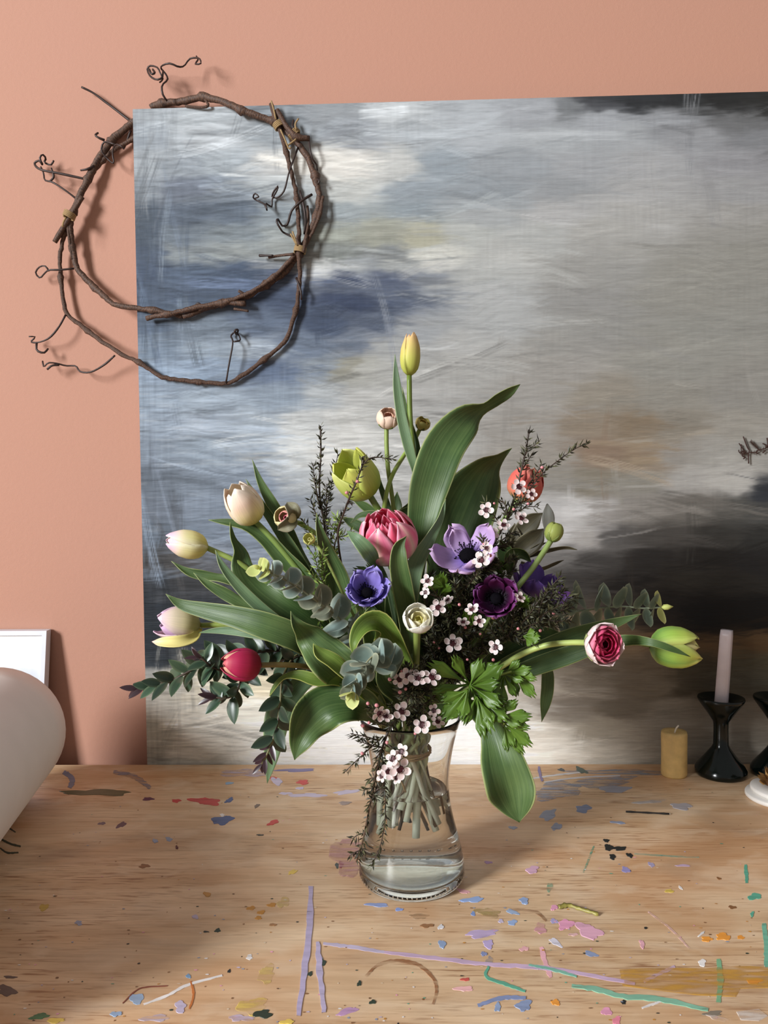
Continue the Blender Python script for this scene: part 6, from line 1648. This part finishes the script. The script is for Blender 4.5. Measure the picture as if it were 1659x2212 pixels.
tea_tree('greyish tea-tree branch stretching right under the purple petal', [(1240, 1312, -.07), (1200, 1322, -.07), (1150, 1345, -.07), (1100, 1370, -.065), (1040, 1410, -.05), (950, 1490, -.015)],
         [[(1212, 1245, -.08), (1195, 1262, -.08), (1170, 1290, -.075), (1140, 1330, -.07)], [(1205, 1282, -.08), (1180, 1300, -.075), (1150, 1330, -.07)], [(1232, 1340, -.07), (1190, 1345, -.07), (1140, 1355, -.07)], [(1072, 1338, -.08), (1082, 1352, -.075), (1090, 1370, -.065)], [(1110, 1310, -.08), (1108, 1340, -.075), (1100, 1370, -.065)], [(1060, 1360, -.085), (1070, 1375, -.08), (1080, 1390, -.06)]],
         40, 70, dens=.8, nlen=16, tint=GREY, buds=[(1195, 1325, -.08), (1120, 1358, -.085), (1168, 1362, -.075), (1066, 1335, -.08)], seed=5, cover=.9)
tea_tree('flowering tea-tree clump covering the front of the vase rim', [(900, 1455, -.13), (890, 1490, -.125), (880, 1520, -.11), (875, 1550, -.07)],
         [[(850, 1440, -.13), (862, 1465, -.13), (880, 1500, -.12)], [(940, 1460, -.13), (925, 1490, -.12), (895, 1520, -.10)], [(795, 1525, -.13), (820, 1540, -.13), (860, 1540, -.10)], [(960, 1555, -.10), (930, 1545, -.10), (890, 1540, -.08)], [(935, 1510, -.13), (915, 1520, -.12), (890, 1535, -.09)], [(905, 1590, -.12), (895, 1565, -.11), (882, 1545, -.08)], [(842, 1570, -.13), (855, 1555, -.12), (872, 1545, -.08)]],
         44, 60, dens=.8, nlen=16, tint=BROWN, blossoms=[(903, 1466, -.15, 1.1), (932, 1464, -.15, 1.1), (880, 1460, -.145, 1.0), (862, 1468, -.14, .9), (818, 1540, -.155), (866, 1538, -.155, 1.1), (912, 1566, -.15, 1.1), (832, 1548, -.15, .9), (945, 1560, -.13, .8), (938, 1535, -.13, .8)],
         buds=[(795, 1520, -.15), (815, 1524, -.155), (865, 1495, -.15), (877, 1488, -.15), (867, 1450, -.14), (898, 1584, -.14), (850, 1432, -.13), (858, 1446, -.13), (843, 1468, -.14)], seed=6, cover=1.0)
tea_tree('flowering tea-tree sprig trailing down over the glass of the vase', [(770, 1862, -.085), (785, 1810, -.085), (795, 1760, -.082), (806, 1705, -.085), (815, 1660, -.095), (828, 1610, -.105), (845, 1565, -.10), (870, 1545, -.06)],
         [[(802, 1872, -.09), (822, 1825, -.088), (832, 1770, -.085), (832, 1720, -.085), (828, 1680, -.09), (826, 1640, -.10)], [(744, 1668, -.12), (768, 1645, -.12), (795, 1620, -.115), (828, 1590, -.11)], [(758, 1585, -.12), (785, 1590, -.12), (820, 1600, -.11)], [(775, 1600, -.12), (800, 1610, -.12), (825, 1615, -.11)], [(870, 1640, -.115), (855, 1625, -.115), (835, 1605, -.11)], [(858, 1690, -.11), (845, 1670, -.11), (822, 1650, -.10)], [(795, 1545, -.12), (815, 1560, -.12), (845, 1570, -.10)], [(835, 1700, -.09), (815, 1705, -.09), (800, 1735, -.084)]],
         10, 34, dens=.42, nlen=17, tint=BROWN, blossoms=[(864, 1661, -.13, 1.25), (850, 1640, -.13, 1.05), (838, 1668, -.12, .95), (868, 1624, -.125, .95), (858, 1680, -.12, .8), (825, 1676, -.11, .8)], buds=[(783, 1628, -.13), (836, 1604, -.125), (782, 1567, -.125), (797, 1562, -.125)], seed=7, cover=.95)
tea_tree('fresh green fine-needled sprig left of the violet anemone', [(740, 1115, -.03), (730, 1150, -.035), (722, 1190, -.035), (745, 1290, -.02), (850, 1470, 0)],
         [[(668, 1185, -.072), (680, 1205, -.072), (690, 1240, -.070), (716, 1292, -.062)], [(700, 1180, -.068), (696, 1210, -.068), (702, 1250, -.066)], [(655, 1125, -.03), (668, 1150, -.035), (682, 1190, -.04)], [(668, 1235, -.05), (685, 1255, -.05), (705, 1280, -.04)], [(700, 1370, -.06), (690, 1340, -.05), (700, 1300, -.04)]], 6, 40, dens=.55, nlen=16.5, tint=GREEN, seed=8, cover=.55, r_px=1.5)

# twine tying the stems inside the vase
tw = MB(); pts = []
for k in range(60):
    a = 2 * math.pi * k / 14
    pts.append(Vector((VX - .004 + .0292 * math.cos(a), VY + .0292 * math.sin(a), .158 + .007 * (k / 60 - .5) + .001 * math.sin(k))))
tw.add(*tube(pts, .0011, 6))
tw.add(*tube(catmull([tuple(pts[9]), tuple(pts[9] + Vector((.004, -.006, -.010))), tuple(pts[9] + Vector((.012, -.004, -.028))), tuple(pts[9] + Vector((.016, -.002, -.040)))], 10), .0011, 6))
tag(tw.build('jute_tie', M_twine), 'brown jute string wound round the stems inside the vase', 'string')
